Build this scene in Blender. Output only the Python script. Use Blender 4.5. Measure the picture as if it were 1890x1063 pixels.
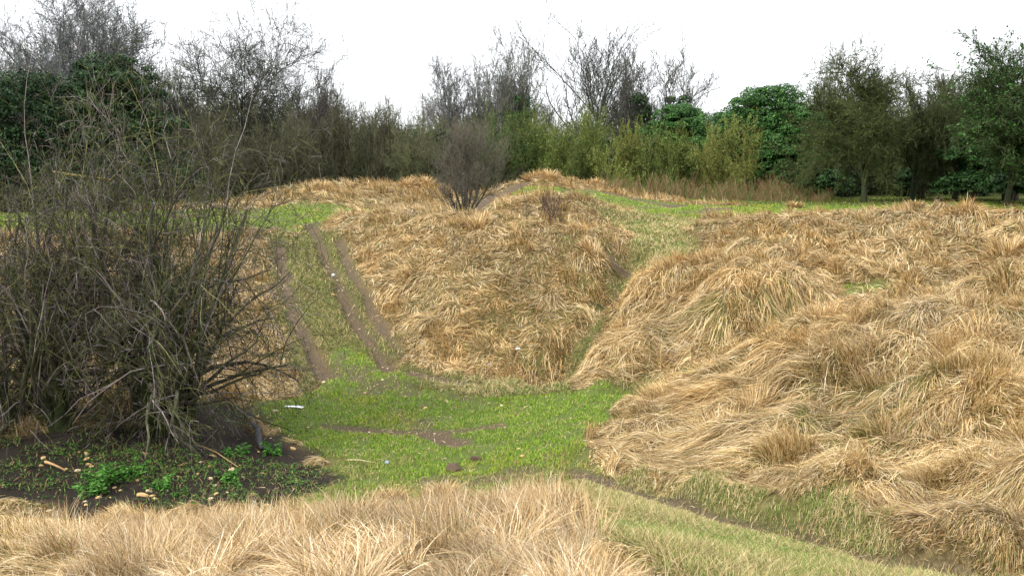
import bpy, math, random
import numpy as np
from math import radians, sin, cos, pi

# ------------------------------------------------------------------ camera, sky, sun, exposure
sc = bpy.context.scene
for o in list(bpy.data.objects):
    bpy.data.objects.remove(o)
CZ = 6.0                      # eye height above the datum
PITCH = radians(7.3)
F = 1573.0                    # focal length in photo pixels (photo 1890 wide)
cam_d = bpy.data.cameras.new('camera')
cam_d.sensor_width = 36
cam_d.lens = 36 * F / 1890
cam_d.clip_start = 0.1
cam_d.clip_end = 3000
cam = bpy.data.objects.new('camera', cam_d)
sc.collection.objects.link(cam)
cam.location = (0, 0, CZ)
cam.rotation_euler = (pi / 2 - PITCH, 0, 0)
sc.camera = cam

SUN_EL, SUN_AZ = radians(42), radians(235)     # azimuth clockwise from +Y: behind the camera, to its left
world = bpy.data.worlds.new('World')
sc.world = world
world.use_nodes = True
wt = world.node_tree
wt.nodes.clear()
w_out = wt.nodes.new('ShaderNodeOutputWorld')
w_bg = wt.nodes.new('ShaderNodeBackground')
w_sky = wt.nodes.new('ShaderNodeTexSky')
w_sky.sky_type = 'NISHITA'
w_sky.sun_disc = False
w_sky.sun_elevation = SUN_EL
w_sky.sun_rotation = SUN_AZ
w_sky.air_density = 1.0
w_sky.dust_density = 3.0
# overcast cloud layer: pale, brighter towards the zenith as a real overcast sky is
w_tc = wt.nodes.new('ShaderNodeTexCoord')
w_sep = wt.nodes.new('ShaderNodeSeparateXYZ')
w_map = wt.nodes.new('ShaderNodeMapRange')
w_map.inputs['From Min'].default_value = 0.0
w_map.inputs['From Max'].default_value = 1.0
w_map.inputs['To Min'].default_value = 7.4
w_map.inputs['To Max'].default_value = 13.5
w_noise = wt.nodes.new('ShaderNodeTexNoise')
w_noise.inputs['Scale'].default_value = 2.5
w_noise.inputs['Detail'].default_value = 5
w_nm = wt.nodes.new('ShaderNodeMapRange')
w_nm.inputs['To Min'].default_value = 0.85
w_nm.inputs['To Max'].default_value = 1.15
w_mul = wt.nodes.new('ShaderNodeMath'); w_mul.operation = 'MULTIPLY'
w_col = wt.nodes.new('ShaderNodeVectorMath'); w_col.operation = 'SCALE'
w_col.inputs[0].default_value = (0.98, 1.0, 1.03)
w_mix = wt.nodes.new('ShaderNodeMix'); w_mix.data_type = 'RGBA'
w_mix.inputs[0].default_value = 0.9
L_ = wt.links.new
L_(w_tc.outputs['Generated'], w_sep.inputs[0])
L_(w_sep.outputs['Z'], w_map.inputs['Value'])
L_(w_tc.outputs['Generated'], w_noise.inputs['Vector'])
L_(w_noise.outputs['Fac'], w_nm.inputs['Value'])
L_(w_map.outputs[0], w_mul.inputs[0]); L_(w_nm.outputs[0], w_mul.inputs[1])
L_(w_mul.outputs[0], w_col.inputs['Scale'])
L_(w_sky.outputs[0], w_mix.inputs[6]); L_(w_col.outputs[0], w_mix.inputs[7])
L_(w_mix.outputs[2], w_bg.inputs['Color'])
w_bg.inputs['Strength'].default_value = 0.085
L_(w_bg.outputs[0], w_out.inputs[0])

sun_d = bpy.data.lights.new('sun', 'SUN')
sun_d.energy = 1.5
sun_d.angle = radians(10)
sun_d.color = (1.0, 0.95, 0.86)
sun = bpy.data.objects.new('sun', sun_d)
sc.collection.objects.link(sun)
sd = (sin(SUN_AZ) * cos(SUN_EL), cos(SUN_AZ) * cos(SUN_EL), sin(SUN_EL))
import mathutils
sun.rotation_euler = mathutils.Vector(sd).to_track_quat('Z', 'Y').to_euler()

sc.view_settings.view_transform = 'Standard'
sc.view_settings.look = 'None'
sc.view_settings.exposure = 1.3
sc.view_settings.gamma = 1.0
sc.cycles.max_bounces = 5
sc.cycles.diffuse_bounces = 3
sc.cycles.glossy_bounces = 2
sc.cycles.transmission_bounces = 2
sc.cycles.transparent_max_bounces = 4

# ------------------------------------------------------------------ helpers
col = sc.collection
RNG = np.random.default_rng(7)

def tag(o, label=None, cat=None, group=None, kind=None):
    if label: o['label'] = label
    if cat: o['category'] = cat
    if group: o['group'] = group
    if kind: o['kind'] = kind
    return o

def empty(name, loc):
    o = bpy.data.objects.new(name, None)
    o.empty_display_size = 0.3
    o.location = loc
    col.objects.link(o)
    return o

def mesh_obj(name, V, quads=None, tris=None, colors=None, mat=None, parent=None, smooth=False, attrs=None):
    V = np.asarray(V, np.float32)
    me = bpy.data.meshes.new(name)
    nq = 0 if quads is None else len(quads)
    nt = 0 if tris is None else len(tris)
    me.vertices.add(len(V))
    me.vertices.foreach_set('co', V.ravel())
    parts, starts = [], []
    if nq: parts.append(np.asarray(quads, np.int32).ravel())
    if nt: parts.append(np.asarray(tris, np.int32).ravel())
    loops = np.concatenate(parts)
    me.loops.add(len(loops))
    me.loops.foreach_set('vertex_index', loops)
    me.polygons.add(nq + nt)
    st = np.concatenate([np.arange(nq) * 4, nq * 4 + np.arange(nt) * 3]).astype(np.int32)
    me.polygons.foreach_set('loop_start', st)
    if smooth:
        me.polygons.foreach_set('use_smooth', np.ones(nq + nt, bool))
    me.update(calc_edges=True)
    if colors is not None:
        a = me.color_attributes.new('Col', 'FLOAT_COLOR', 'POINT')
        c = np.ones((len(V), 4), np.float32); c[:, :3] = colors
        a.data.foreach_set('color', c.ravel())
    if attrs:
        for k, v in attrs.items():
            a = me.attributes.new(k, 'FLOAT', 'POINT')
            a.data.foreach_set('value', np.asarray(v, np.float32).ravel())
    if mat: me.materials.append(mat)
    o = bpy.data.objects.new(name, me)
    col.objects.link(o)
    if parent: o.parent = parent
    return o

# noise -------------------------------------------------------------
_T = np.random.default_rng(3).random((256, 256)).astype(np.float32)
def vnoise(x, y, seed=0):
    x = x + seed * 17.31; y = y + seed * 9.77
    xi = np.floor(x).astype(np.int64); yi = np.floor(y).astype(np.int64)
    fx = x - xi; fy = y - yi
    fx = fx * fx * (3 - 2 * fx); fy = fy * fy * (3 - 2 * fy)
    a = _T[xi & 255, yi & 255]; b = _T[(xi + 1) & 255, yi & 255]
    c = _T[xi & 255, (yi + 1) & 255]; d = _T[(xi + 1) & 255, (yi + 1) & 255]
    return (a * (1 - fx) + b * fx) * (1 - fy) + (c * (1 - fx) + d * fx) * fy
def fbm(x, y, f, octv=3, seed=0):
    s = 0; a = 1; t = 0
    for i in range(octv):
        s = s + a * (vnoise(x * f, y * f, seed + i) * 2 - 1); t += a; a *= .5; f *= 2.03
    return s / t
_J = np.random.default_rng(5).random((256, 256, 4)).astype(np.float32)
TC = 0.62
def worley(x, y, cell=TC):
    """nearest tussock: distance, vector from its centre, four random values"""
    gx = x / cell; gy = y / cell
    ix = np.floor(gx).astype(np.int64); iy = np.floor(gy).astype(np.int64)
    best = np.full(x.shape, 1e9, np.float32); bx = np.zeros_like(best); by = np.zeros_like(best)
    rid = np.zeros(x.shape + (4,), np.float32)
    for dx in (-1, 0, 1):
        for dy in (-1, 0, 1):
            cx = ix + dx; cy = iy + dy
            j = _J[cx & 255, cy & 255]
            vx = (gx - (cx + j[..., 0])) * cell; vy = (gy - (cy + j[..., 1])) * cell
            d = vx * vx + vy * vy
            m = d < best
            best = np.where(m, d, best); bx = np.where(m, vx, bx); by = np.where(m, vy, by)
            rid[m] = j[m]
    return np.sqrt(best), bx, by, rid

# picture ray -> direction with unit forward distance
def ray(u, v):
    xc = (u - 945) / F; yc = -(v - 531.5) / F
    Y = cos(PITCH) + yc * sin(PITCH)
    Z = -sin(PITCH) + yc * cos(PITCH)
    return xc / Y, Z / Y
def at(u, v, Y):
    a, b = ray(u, v)
    return (a * Y, Y, CZ + b * Y)

# ------------------------------------------------------------------ terrain: surveyed points (sight line + distance) and plain world points
P = [
 # nearest mound under the viewer
 (945,1063,3.7),(300,1063,4.1),(1500,1063,4.4),(800,968,5.5),(500,1002,5.2),(250,1025,5.1),(60,1025,5.3),(1000,940,6.1),(1200,966,5.8),(1400,1020,5.2),
 (-150,1020,5.6),
 # path along the foot of the right bank
 (1050,868,10.6),(1200,912,8.6),(1400,972,6.8),(1650,1032,5.6),(1890,1063,5.05),(2100,1063,4.7),
 # hollow floor
 (700,870,11.6),(860,858,11.8),(980,850,11.5),(700,780,14.1),(900,780,14.1),(850,720,16.4),(1020,770,14.0),(600,800,13.4),(560,730,15.6),(700,690,17.4),
 (1130,740,14.6),(560,860,11.9),
 # dark pit on the left
 (400,880,11.2),(200,880,11.0),(40,870,11.0),(100,800,12.2),(300,800,13.0),(450,780,13.8),
 # trail up the left side
 (650,640,18.9),(618,560,21.2),(592,490,24.2),(575,430,27.4),(570,412,29.5),(545,640,18.6),(528,540,21.8),(515,450,26.6),
 # left bowl slope
 (440,600,19.4),(420,500,23.0),(400,435,28.2),(250,650,17.0),(250,550,20.5),(200,450,26.5),(50,650,16.5),(0,500,22.5),(-150,700,15.0),(-150,500,22),
 # plateau left
 (480,400,33.0),(300,398,34),(100,400,33),(560,380,36.0),(400,380,38.0),(-150,400,33),
 # central mound face
 (620,402,28.6),(700,398,26.2),(800,402,24.8),(900,415,23.8),(1000,430,23.2),(1100,448,22.6),
 (660,470,23.6),(720,500,21.8),(850,500,21.0),(1000,500,21.0),(1100,490,21.4),
 (690,570,20.6),(800,600,19.0),(950,600,18.9),(1030,570,19.6),(780,670,17.9),(880,690,17.5),(1000,690,17.4),
 # gully right of it
 (1160,470,22.2),(1120,540,20.2),(1070,610,18.6),(1025,680,17.3),
 # second lobe
 (1140,510,19.6),(1200,500,20.2),(1300,485,20.6),(1400,485,20.2),(1490,505,19.0),(1200,580,17.9),
 (1130,640,16.8),(1230,635,16.25),(1250,612,16.5),(1330,572,16.6),(1400,548,16.9),(1455,530,17.3),
 # gully between lobe and bank, and the green dip
 (1150,705,15.6),(1250,672,15.5),(1380,618,15.7),(1500,572,16.8),(1600,530,18.6),(1720,532,18.2),(1850,525,17.6),
 # big bank, right foreground
 (1430,635,14.2),(1560,585,14.2),(1700,570,14.4),(1890,545,14.6),(2100,540,14.4),
 (1250,740,12.9),(1400,740,11.3),(1550,740,10.5),(1700,740,9.9),(1890,740,9.4),(2100,740,8.9),
 (1120,800,12.3),(1200,840,10.6),(1350,860,9.0),(1500,880,7.9),(1700,910,6.9),(1890,930,6.3),(1600,970,6.35),(1800,1010,5.7),
 (1150,850,10.5),
 # second ridge, right
 (1300,416,26.5),(1400,403,26.5),(1550,402,25.5),(1700,404,25.0),(1890,404,24.5),(2100,402,24),
 (1300,464,23.0),(1400,466,22.4),(1550,480,21.2),(1700,484,20.6),(1890,480,20.2),(1640,495,19.8),
 # low ground between
 (1220,455,23.4),(1230,420,27.0),(1200,395,31.0),(1320,380,34.0),
 # small round mound with dead stems
 (1010,356,29.5),(940,370,29.5),(1080,370,29.3),(1010,405,26.8),(900,398,28.5),(1140,408,28.5),
 # round about the lone hawthorn
 (860,388,34.0),(760,384,36.0),(930,365,38.0),(800,378,40.0),
 # back mound left
 (520,352,41.0),(600,341,42.0),(700,341,42.0),(790,340,42.5),(830,352,43.0),(560,370,38.5),(700,368,38.5),(640,385,36.0),(470,370,42.0),
 # back hill in the middle
 (960,336,48.5),(1010,326,49.0),(1080,338,48.0),(1150,356,46.0),(1000,350,44.5),(1100,353,43.5),(940,350,47.0),(1200,368,43.5),
 (1330,372,45.0),(1450,372,48.0),(1590,372,48.0),(1700,370,48.0),(1890,372,46.0),(2100,372,46),
]
W = [  # (x, y, z relative to the eye) where the camera cannot see
 (0,0,-1.7),(0,-4,-1.9),(4,0,-1.75),(-4,0,-1.75),(7,-1,-1.6),(-7,0,-1.8),(10,3,-1.7),(-8,4,-2.0),(0,-12,-2),(12,-10,-1.6),(-12,-10,-2),
 (-1.3,8,-3.35),(0.3,8.4,-3.2),(-1,9.7,-3.85),(-3.6,8,-3.55),(-6,8,-3.6),(0.5,9.6,-3.65),(-3,9.8,-4.0),(-9,8,-3.5),(-14,9,-3.2),
 (0,36,-1.5),(1.2,33.5,-1.5),(-3,33,-1.5),(8,30,-1.35),(14,30,-1.35),(20,30,-1.35),(12,36,-1.45),(3,38,-1.45),
 (-14,46,-1.4),(-5,47,-1.4),(-10,54,-1.4),(2,56,-1.3),(8,53,-1.4),(0,64,-1.3),(20,60,-1.4),(-20,60,-1.3),(-30,50,-1.4),(35,55,-1.3),(-40,70,-1.2),(40,75,-1.2),(0,80,-1.2),
 (-30,34,-1.5),(-30,20,-1.6),(-20,14,-2.2),(-16,12,-3.4),(26,14,-1.6),(26,22,-1.2),(30,34,-1.3),(26,6,-1.4),(-45,20,-1.4),(45,20,-1.4),(-45,45,-1.4),(50,45,-1.4),(-30,-10,-1.6),(30,-10,-1.6),
]
pts = [at(*p) for p in P] + [(x, y, CZ + z) for x, y, z in W]
pts = np.array(pts)
def phi(r2):
    return 0.5 * r2 * np.log(r2 + 1e-9)
S = 0.1
n = len(pts)
X2 = pts[:, :2] * S
D2 = ((X2[:, None] - X2[None]) ** 2).sum(-1)
A = np.zeros((n + 3, n + 3))
A[:n, :n] = phi(D2) + np.eye(n) * 0.0006 * (0.3 + pts[:, 1:2].clip(0) / 10)
A[:n, n] = 1; A[:n, n + 1:] = X2; A[n, :n] = 1; A[n + 1:, :n] = X2.T
sol = np.linalg.solve(A, np.concatenate([pts[:, 2], [0, 0, 0]]))
def rbf(x, y):
    sh = x.shape; x = (x.ravel() * S).astype(np.float32); y = (y.ravel() * S).astype(np.float32)
    out = np.full(x.shape, sol[n], np.float32) + sol[n + 1].astype(np.float32) * x + sol[n + 2].astype(np.float32) * y
    for i in range(n):
        r2 = (x - np.float32(X2[i, 0])) ** 2 + (y - np.float32(X2[i, 1])) ** 2
        out += np.float32(sol[i]) * np.float32(0.5) * r2 * np.log(r2 + np.float32(1e-9))
    return out.reshape(sh)

class Raster:
    def __init__(s, x0, x1, y0, y1, res):
        s.x0, s.x1, s.y0, s.y1, s.res = x0, x1, y0, y1, res
        s.X, s.Y = np.meshgrid(np.arange(x0, x1 + res, res), np.arange(y0, y1 + res, res))
        s.f = {}
RA = Raster(-19, 19, 1.5, 34, 0.06)
RB = Raster(-75, 75, -20, 125, 0.35)
def far_fade(X, Y):
    d = np.sqrt(X ** 2 + (Y - 25) ** 2)
    return np.clip((d - 42) / 25, 0, 1)
for R in (RB, RA):
    h = rbf(R.X, R.Y)
    w = far_fade(R.X, R.Y)
    R.f['h'] = h * (1 - w) + (CZ - 1.25) * w
def bil(R, k, x, y):
    fx = np.clip((x - R.x0) / R.res, 0, R.X.shape[1] - 1.001); fy = np.clip((y - R.y0) / R.res, 0, R.X.shape[0] - 1.001)
    ix = fx.astype(np.int64); iy = fy.astype(np.int64); fx = fx - ix; fy = fy - iy
    a = R.f[k]
    return (a[iy, ix] * (1 - fx) + a[iy, ix + 1] * fx) * (1 - fy) + (a[iy + 1, ix] * (1 - fx) + a[iy + 1, ix + 1] * fx) * fy
def samp(k, x, y):
    x = np.asarray(x, float); y = np.asarray(y, float)
    inA = (x > RA.x0) & (x < RA.x1) & (y > RA.y0) & (y < RA.y1)
    return np.where(inA, bil(RA, k, x, y), bil(RB, k, x, y))
def Hh(x, y):
    return samp('h', x, y)

_Ys = np.concatenate([np.arange(3, 40, .03), np.arange(40, 120, .15)])
def hit(u, v):
    """where the sight line through a photo point first meets the ground"""
    if u == 'w': return v
    a, b = ray(u, v)
    g = Hh(a * _Ys, _Ys); zr = CZ + b * _Ys
    k = np.argmax(zr < g)
    if not (zr < g).any(): k = len(_Ys) - 1
    return (a * _Ys[k], _Ys[k])
def path(pl):
    out = []
    for p in pl:
        out.append(p[1:] if p[0] == 'w' else hit(*p))
    return np.array(out, float)
def seg_dist(X, Y, pl, closed=False):
    d = np.full(X.shape, 1e9, np.float32)
    n_ = len(pl)
    for i in range(n_ if closed else n_ - 1):
        a = pl[i]; b = pl[(i + 1) % n_]
        ab = b - a; L2 = (ab ** 2).sum() + 1e-9
        t = np.clip(((X - a[0]) * ab[0] + (Y - a[1]) * ab[1]) / L2, 0, 1)
        d = np.minimum(d, (X - a[0] - t * ab[0]) ** 2 + (Y - a[1] - t * ab[1]) ** 2)
    return np.sqrt(d)
def inside(X, Y, pl):
    c = np.zeros(X.shape, bool)
    n_ = len(pl)
    for i in range(n_):
        x1, y1 = pl[i]; x2, y2 = pl[(i + 1) % n_]
        if y1 == y2: continue
        m = ((y1 > Y) != (y2 > Y)) & (X < (x2 - x1) * (Y - y1) / (y2 - y1) + x1)
        c ^= m
    return c
def smooth01(t):
    t = np.clip(t, 0, 1); return t * t * (3 - 2 * t)
def poly_mask(R, pl, feather=.4, wob=.35, seed=1):
    d = seg_dist(R.X, R.Y, pl, True)
    s = np.where(inside(R.X, R.Y, pl), d, -d) + wob * fbm(R.X, R.Y, 1.3, 3, seed)
    return smooth01(s / feather + .5)
def line_mask(R, pl, width, feather=.15, wob=.08, seed=2):
    d = seg_dist(R.X, R.Y, pl) + wob * fbm(R.X, R.Y, 2.2, 3, seed)
    return smooth01((width - d) / feather + .5)

POLY = {
 'turf': [
   [(598,640),(650,632),(700,668),(780,706),(860,728),(1000,728),(1100,705),(1190,690),(1205,700),(1160,728),(1110,790),(1050,850),('w',.9,10.4),('w',-1,9.6),('w',-3,10.0),(570,850),(500,790),(480,750),(560,730),(585,690)],
   [('w',-26,29.5),('w',-16,28.5),(430,424),(500,420),(560,425),(600,412),(640,395),(760,386),(640,384),(560,372),(470,388),('w',-16,38),('w',-28,40)],
   [(750,388),(850,385),(900,372),(960,345),(1050,347),(1180,366),(1340,380),(1500,380),('w',30,40),('w',30,31),('w',9,30),(1200,400),(1120,378),(1060,358),(960,362),(900,378),(860,392)],
   [('w',-60,43),('w',-14,44),('w',-10,47),('w',0,50),('w',6,50),('w',12,42),('w',60,40),('w',60,110),('w',-60,110)],
   [(1540,512),(1600,503),(1680,503),(1790,520),(1770,540),(1640,540),(1580,528)],
 ],
 'short': [
   [('w',.4,7.6),(1010,882),(1130,884),(1250,940),(1400,990),(1700,1063),('w',3.5,3),('w',1.2,3),(1150,1050),(1080,980),(960,915)],
   [(1160,430),(1300,440),(1280,470),(1200,500),(1150,500),(1180,460)],
   [(1090,375),(1200,392),(1300,400),(1280,430),(1200,440),(1140,420)],
   [(1160,485),(1120,555),(1075,635),(1032,690),(1010,690),(1056,620),(1099,548),(1140,485)],
   [(1100,700),(1230,665),(1290,650),(1300,670),(1220,705),(1150,745),(1080,800),(1060,860),(1000,850)],
   [(740,668),(830,686),(1000,688),(1045,688),(1065,722),(900,748),(790,728),(710,690)],
   [(560,425),(620,425),(660,500),(690,580),(730,650),(600,660),(560,560),(530,470)],
   [(500,430),(545,425),(560,560),(600,690),(560,740),(520,600),(505,500)],
   [(1056,860),(1150,876),(1400,954),(1650,1016),(1860,1063),(1700,1063),(1400,985),(1200,925),(1060,880)],
 ],
 'up': [
   [(110,1075),(120,1010),(250,970),(500,950),(800,930),(1000,915),(1080,980),(1150,1050),('w',1.2,3),('w',0,2),('w',-2,2)],
 ],
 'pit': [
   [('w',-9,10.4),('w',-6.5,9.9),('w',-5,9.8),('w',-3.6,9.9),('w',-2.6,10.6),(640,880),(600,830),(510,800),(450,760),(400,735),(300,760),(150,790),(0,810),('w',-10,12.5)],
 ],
}
LINES = {   # polyline, half width, rut depth
 'soil': [
   ([(1050,866),(1120,884),(1200,914),(1300,945),(1400,974),(1530,1003),(1650,1034),(1890,1066),('w',6,4.2)], .14, .08),
   ([(572,415),(592,450),(615,500),(640,560),(668,610),(700,650),(720,680)], .15, .18),
   ([(515,445),(525,520),(548,590),(580,650),(604,692)], .20, .18),
   ([(625,440),(650,500),(682,560),(715,620),(740,650)], .11, .14),
   ([(600,787),(680,792),(760,797),(840,797),(920,786)], .13, .02),
   ([(800,803),(840,818)], .25, .02),
   ([(860,392),(900,372),(930,355),(960,340)], .5, .04),
   ([(1060,350),(1110,353),(1170,366),(1240,378),(1330,385)], .42, .10),
   ([(1130,458),(1160,462)], .16, .12),
   ([(760,690),(830,705),(880,712)], .14, .01),
 ]}
WP = {k: [path(p) for p in v] for k, v in POLY.items()}
WL = [(path(p), w, d) for p, w, d in LINES['soil']]
CARVE = [(path([(1165,462),(1125,540),(1075,620),(1030,680)]), .9, .55),
 (path([(1190,695),(1260,668),(1380,618),(1500,572),(1580,545)]), .95, .36),
 (path([(1560,515),(1650,500),(1760,520),(1900,505)]), 1.3, .34),
 (path([(1420,640),(1520,655),(1640,700)]), .7, .16), (path([(1700,600),(1800,640),(1900,650)]), .7, .16), (path([(1300,790),(1450,800),(1600,830),(1700,880)]), .6, .14)]
bank_foot = path([(1050,852),(1120,870),(1200,902),(1300,934),(1400,962),(1530,992),(1650,1022),(1800,1048)])

for R in (RA, RB):
    for k, pls in WP.items():
        m = np.zeros(R.X.shape)
        for i, pl in enumerate(pls):
            far = pl[:, 1].min() > 24
            m = np.maximum(m, poly_mask(R, pl, .5 if not far else 1.0, (.45 if k != 'up' else .6), seed=11 + i))
        R.f[k] = m
    soil = np.zeros(R.X.shape); rut = np.zeros(R.X.shape)
    for i, (pl, w_, dp) in enumerate(WL):
        far = pl[:, 1].min() > 24
        m = line_mask(R, pl, w_ * (1.0 if not far else 1.2), .18 if not far else .4, .10, seed=31 + i)
        soil = np.maximum(soil, m); rut = np.maximum(rut, m * dp)
    R.f['soil'] = soil
    R.f['soilw'] = line_mask(R, WL[0][0], .42, .3, .1, seed=55)
    t = R.f['turf']; s_ = R.f['short'] * (1 - R.f['up'])
    s_ = s_ * (1 - .5 * t)
    R.f['worn'] = np.maximum(soil, .75 * t * smooth01(fbm(R.X, R.Y, .9, 4, 95) * 3.2 - .15))
    R.f['short'] = s_
    R.f['dry'] = np.clip(1 - np.maximum(np.maximum(t, s_), R.f['pit']), 0, 1) * (1 - soil)
    R.f['base'] = R.f['h'].copy()
    # relief: tussocks where the long grass stands, small unevenness elsewhere
    dd, _, _, rid = worley(R.X, R.Y)
    dome = np.clip(1 - (dd / (TC * .62)) ** 2, 0, 1) * (.03 + .17 * rid[..., 2] ** 1.3)
    near = smooth01((RA.y1 + 30 - R.Y) / 20)
    rz = smooth01((R.X - 1.5) / 2.5) * smooth01((30 - R.Y) / 8)
    d2, _, _, rid2 = worley(R.X * 1.0 + .35 * fbm(R.X, R.Y, .8, 2, 15), R.Y * 1.35, 1.75)
    dome2 = np.clip(1 - (d2 / 1.0) ** 2, 0, 1) * (.14 + .38 * rid2[..., 3]) * (.30 + .70 * rz)
    lumps = dome2 + .11 * fbm(R.X, R.Y, .75, 3, 5) + .11 * fbm(R.X + 3, R.Y * 1.3, .33, 2, 8) - .17
    ups = R.f['up']
    R.f['soft'] = R.f['base'] + R.f['dry'] * lumps * .8
    R.f['h'] = R.f['h'] + R.f['dry'] * (dome * (1 - .4 * ups) + lumps * (1 - .45 * ups)) + (1 - R.f['dry']) * .03 * fbm(R.X, R.Y, 1.1, 4, 9) - rut
    for (pl, w_, dp) in CARVE:
        dg = seg_dist(R.X, R.Y, pl) + .12 * fbm(R.X, R.Y, 1.2, 2, 66)
        R.f['h'] -= dp * (1 - smooth01(dg / w_))
    # overhanging step at the foot of the right bank
    db = seg_dist(R.X, R.Y, bank_foot)
    # side: positive = uphill (to the right / away)
    bx = np.interp(R.Y, bank_foot[::-1, 1], bank_foot[::-1, 0])
    side = (R.X > bx) & (R.Y > bank_foot[:, 1].min()) & (R.Y < bank_foot[:, 1].max() + .6)
    R.f['h'] += np.where(side, .22 * smooth01(db / .25) * np.exp(-db / 1.6), 0)
    R.f['h'] += .10 * np.clip(R.f['pit'], 0, 1) * fbm(R.X, R.Y, 1.8, 3, 21)
gy, gx = np.gradient(RB.f['soft'], RB.res)
RB.f['gx'], RB.f['gy'] = gx, gy
gy, gx = np.gradient(RA.f['soft'], RA.res)
RA.f['gx'], RA.f['gy'] = gx, gy

# ------------------------------------------------------------------ materials
def new_mat(name):
    m = bpy.data.materials.new(name); m.use_nodes = True
    nt = m.node_tree; b = nt.nodes['Principled BSDF']
    return m, nt, b
def attr_node(nt, name):
    a = nt.nodes.new('ShaderNodeAttribute'); a.attribute_name = name; return a
def blade_material(name, trans=0.25, spec=.25, rough=.6):
    m, nt, b = new_mat(name)
    a = attr_node(nt, 'Col')
    nt.links.new(a.outputs['Color'], b.inputs['Base Color'])
    b.inputs['Roughness'].default_value = rough
    b.inputs['Specular IOR Level'].default_value = spec
    if trans:
        tr = nt.nodes.new('ShaderNodeBsdfTranslucent'); mx = nt.nodes.new('ShaderNodeMixShader')
        nt.links.new(a.outputs['Color'], tr.inputs['Color'])
        mx.inputs[0].default_value = trans
        nt.links.new(b.outputs[0], mx.inputs[1]); nt.links.new(tr.outputs[0], mx.inputs[2])
        nt.links.new(mx.outputs[0], nt.nodes['Material Output'].inputs['Surface'])
    return m
M_GRASS = blade_material('grass_blades', .12, .2, .65)
M_LEAF = blade_material('leaves', .12, .18, .55)
M_BARK = blade_material('bark', 0, .2, .85)
def add_bark_noise(m):
    nt = m.node_tree; b = nt.nodes['Principled BSDF']
    a = [x for x in nt.nodes if x.type == 'ATTRIBUTE'][0]
    nz = nt.nodes.new('ShaderNodeTexNoise'); nz.inputs['Scale'].default_value = 9; nz.inputs['Detail'].default_value = 4
    tc = nt.nodes.new('ShaderNodeTexCoord'); nt.links.new(tc.outputs['Object'], nz.inputs['Vector'])
    mr = nt.nodes.new('ShaderNodeMapRange'); mr.inputs['From Min'].default_value = .3; mr.inputs['From Max'].default_value = .7
    mr.inputs['To Min'].default_value = .6; mr.inputs['To Max'].default_value = 1.5
    nt.links.new(nz.outputs['Fac'], mr.inputs['Value'])
    vm = nt.nodes.new('ShaderNodeVectorMath'); vm.operation = 'SCALE'
    nt.links.new(a.outputs['Color'], vm.inputs[0]); nt.links.new(mr.outputs[0], vm.inputs['Scale'])
    nt.links.new(vm.outputs[0], b.inputs['Base Color'])
add_bark_noise(M_BARK)

def ground_material():
    m, nt, b = new_mat('ground')
    b.inputs['Roughness'].default_value = .9
    b.inputs['Specular IOR Level'].default_value = .15
    tc = nt.nodes.new('ShaderNodeTexCoord')
    def noise(scale, detail=6, rough=.6):
        nz = nt.nodes.new('ShaderNodeTexNoise'); nz.inputs['Scale'].default_value = scale; nz.inputs['Detail'].default_value = detail
        nz.inputs['Roughness'].default_value = rough
        nt.links.new(tc.outputs['Object'], nz.inputs['Vector']); return nz
    def ramp(nz, stops):
        r = nt.nodes.new('ShaderNodeValToRGB'); e = r.color_ramp.elements
        while len(e) < len(stops): e.new(.5)
        for i, (p, c) in enumerate(stops): e[i].position = p; e[i].color = (*c, 1)
        nt.links.new(nz.outputs['Fac'], r.inputs['Fac']); return r
    def mix(a, b_, fac):
        x = nt.nodes.new('ShaderNodeMix'); x.data_type = 'RGBA'
        nt.links.new(fac, x.inputs[0]); nt.links.new(a, x.inputs[6]); nt.links.new(b_, x.inputs[7]); return x.outputs[2]
    n1, n2, n3 = noise(14), noise(45, 8, .7), noise(3)
    dry = ramp(n1, [(.3, (.07, .045, .02)), (.5, (.16, .115, .05)), (.7, (.30, .22, .11))])
    turf = ramp(n2, [(.3, (.05, .06, .018)), (.5, (.09, .13, .025)), (.72, (.17, .16, .06))])
    soil = ramp(n2, [(.32, (.035, .024, .015)), (.5, (.095, .068, .042)), (.68, (.22, .17, .11))])
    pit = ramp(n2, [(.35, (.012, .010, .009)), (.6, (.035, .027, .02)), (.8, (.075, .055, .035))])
    short = ramp(n1, [(.35, (.06, .065, .018)), (.55, (.11, .12, .035)), (.75, (.19, .15, .07))])
    c = mix(dry.outputs[0], short.outputs[0], attr_node(nt, 'short').outputs['Fac'])
    c = mix(c, turf.outputs[0], attr_node(nt, 'turf').outputs['Fac'])
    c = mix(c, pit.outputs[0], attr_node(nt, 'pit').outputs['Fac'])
    c = mix(c, soil.outputs[0], attr_node(nt, 'soil').outputs['Fac'])
    nt.links.new(c, b.inputs['Base Color'])
    bp = nt.nodes.new('ShaderNodeBump'); bp.inputs['Strength'].default_value = .6; bp.inputs['Distance'].default_value = .07
    nt.links.new(n2.outputs['Fac'], bp.inputs['Height']); nt.links.new(bp.outputs[0], b.inputs['Normal'])
    return m
M_GROUND = ground_material()

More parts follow.
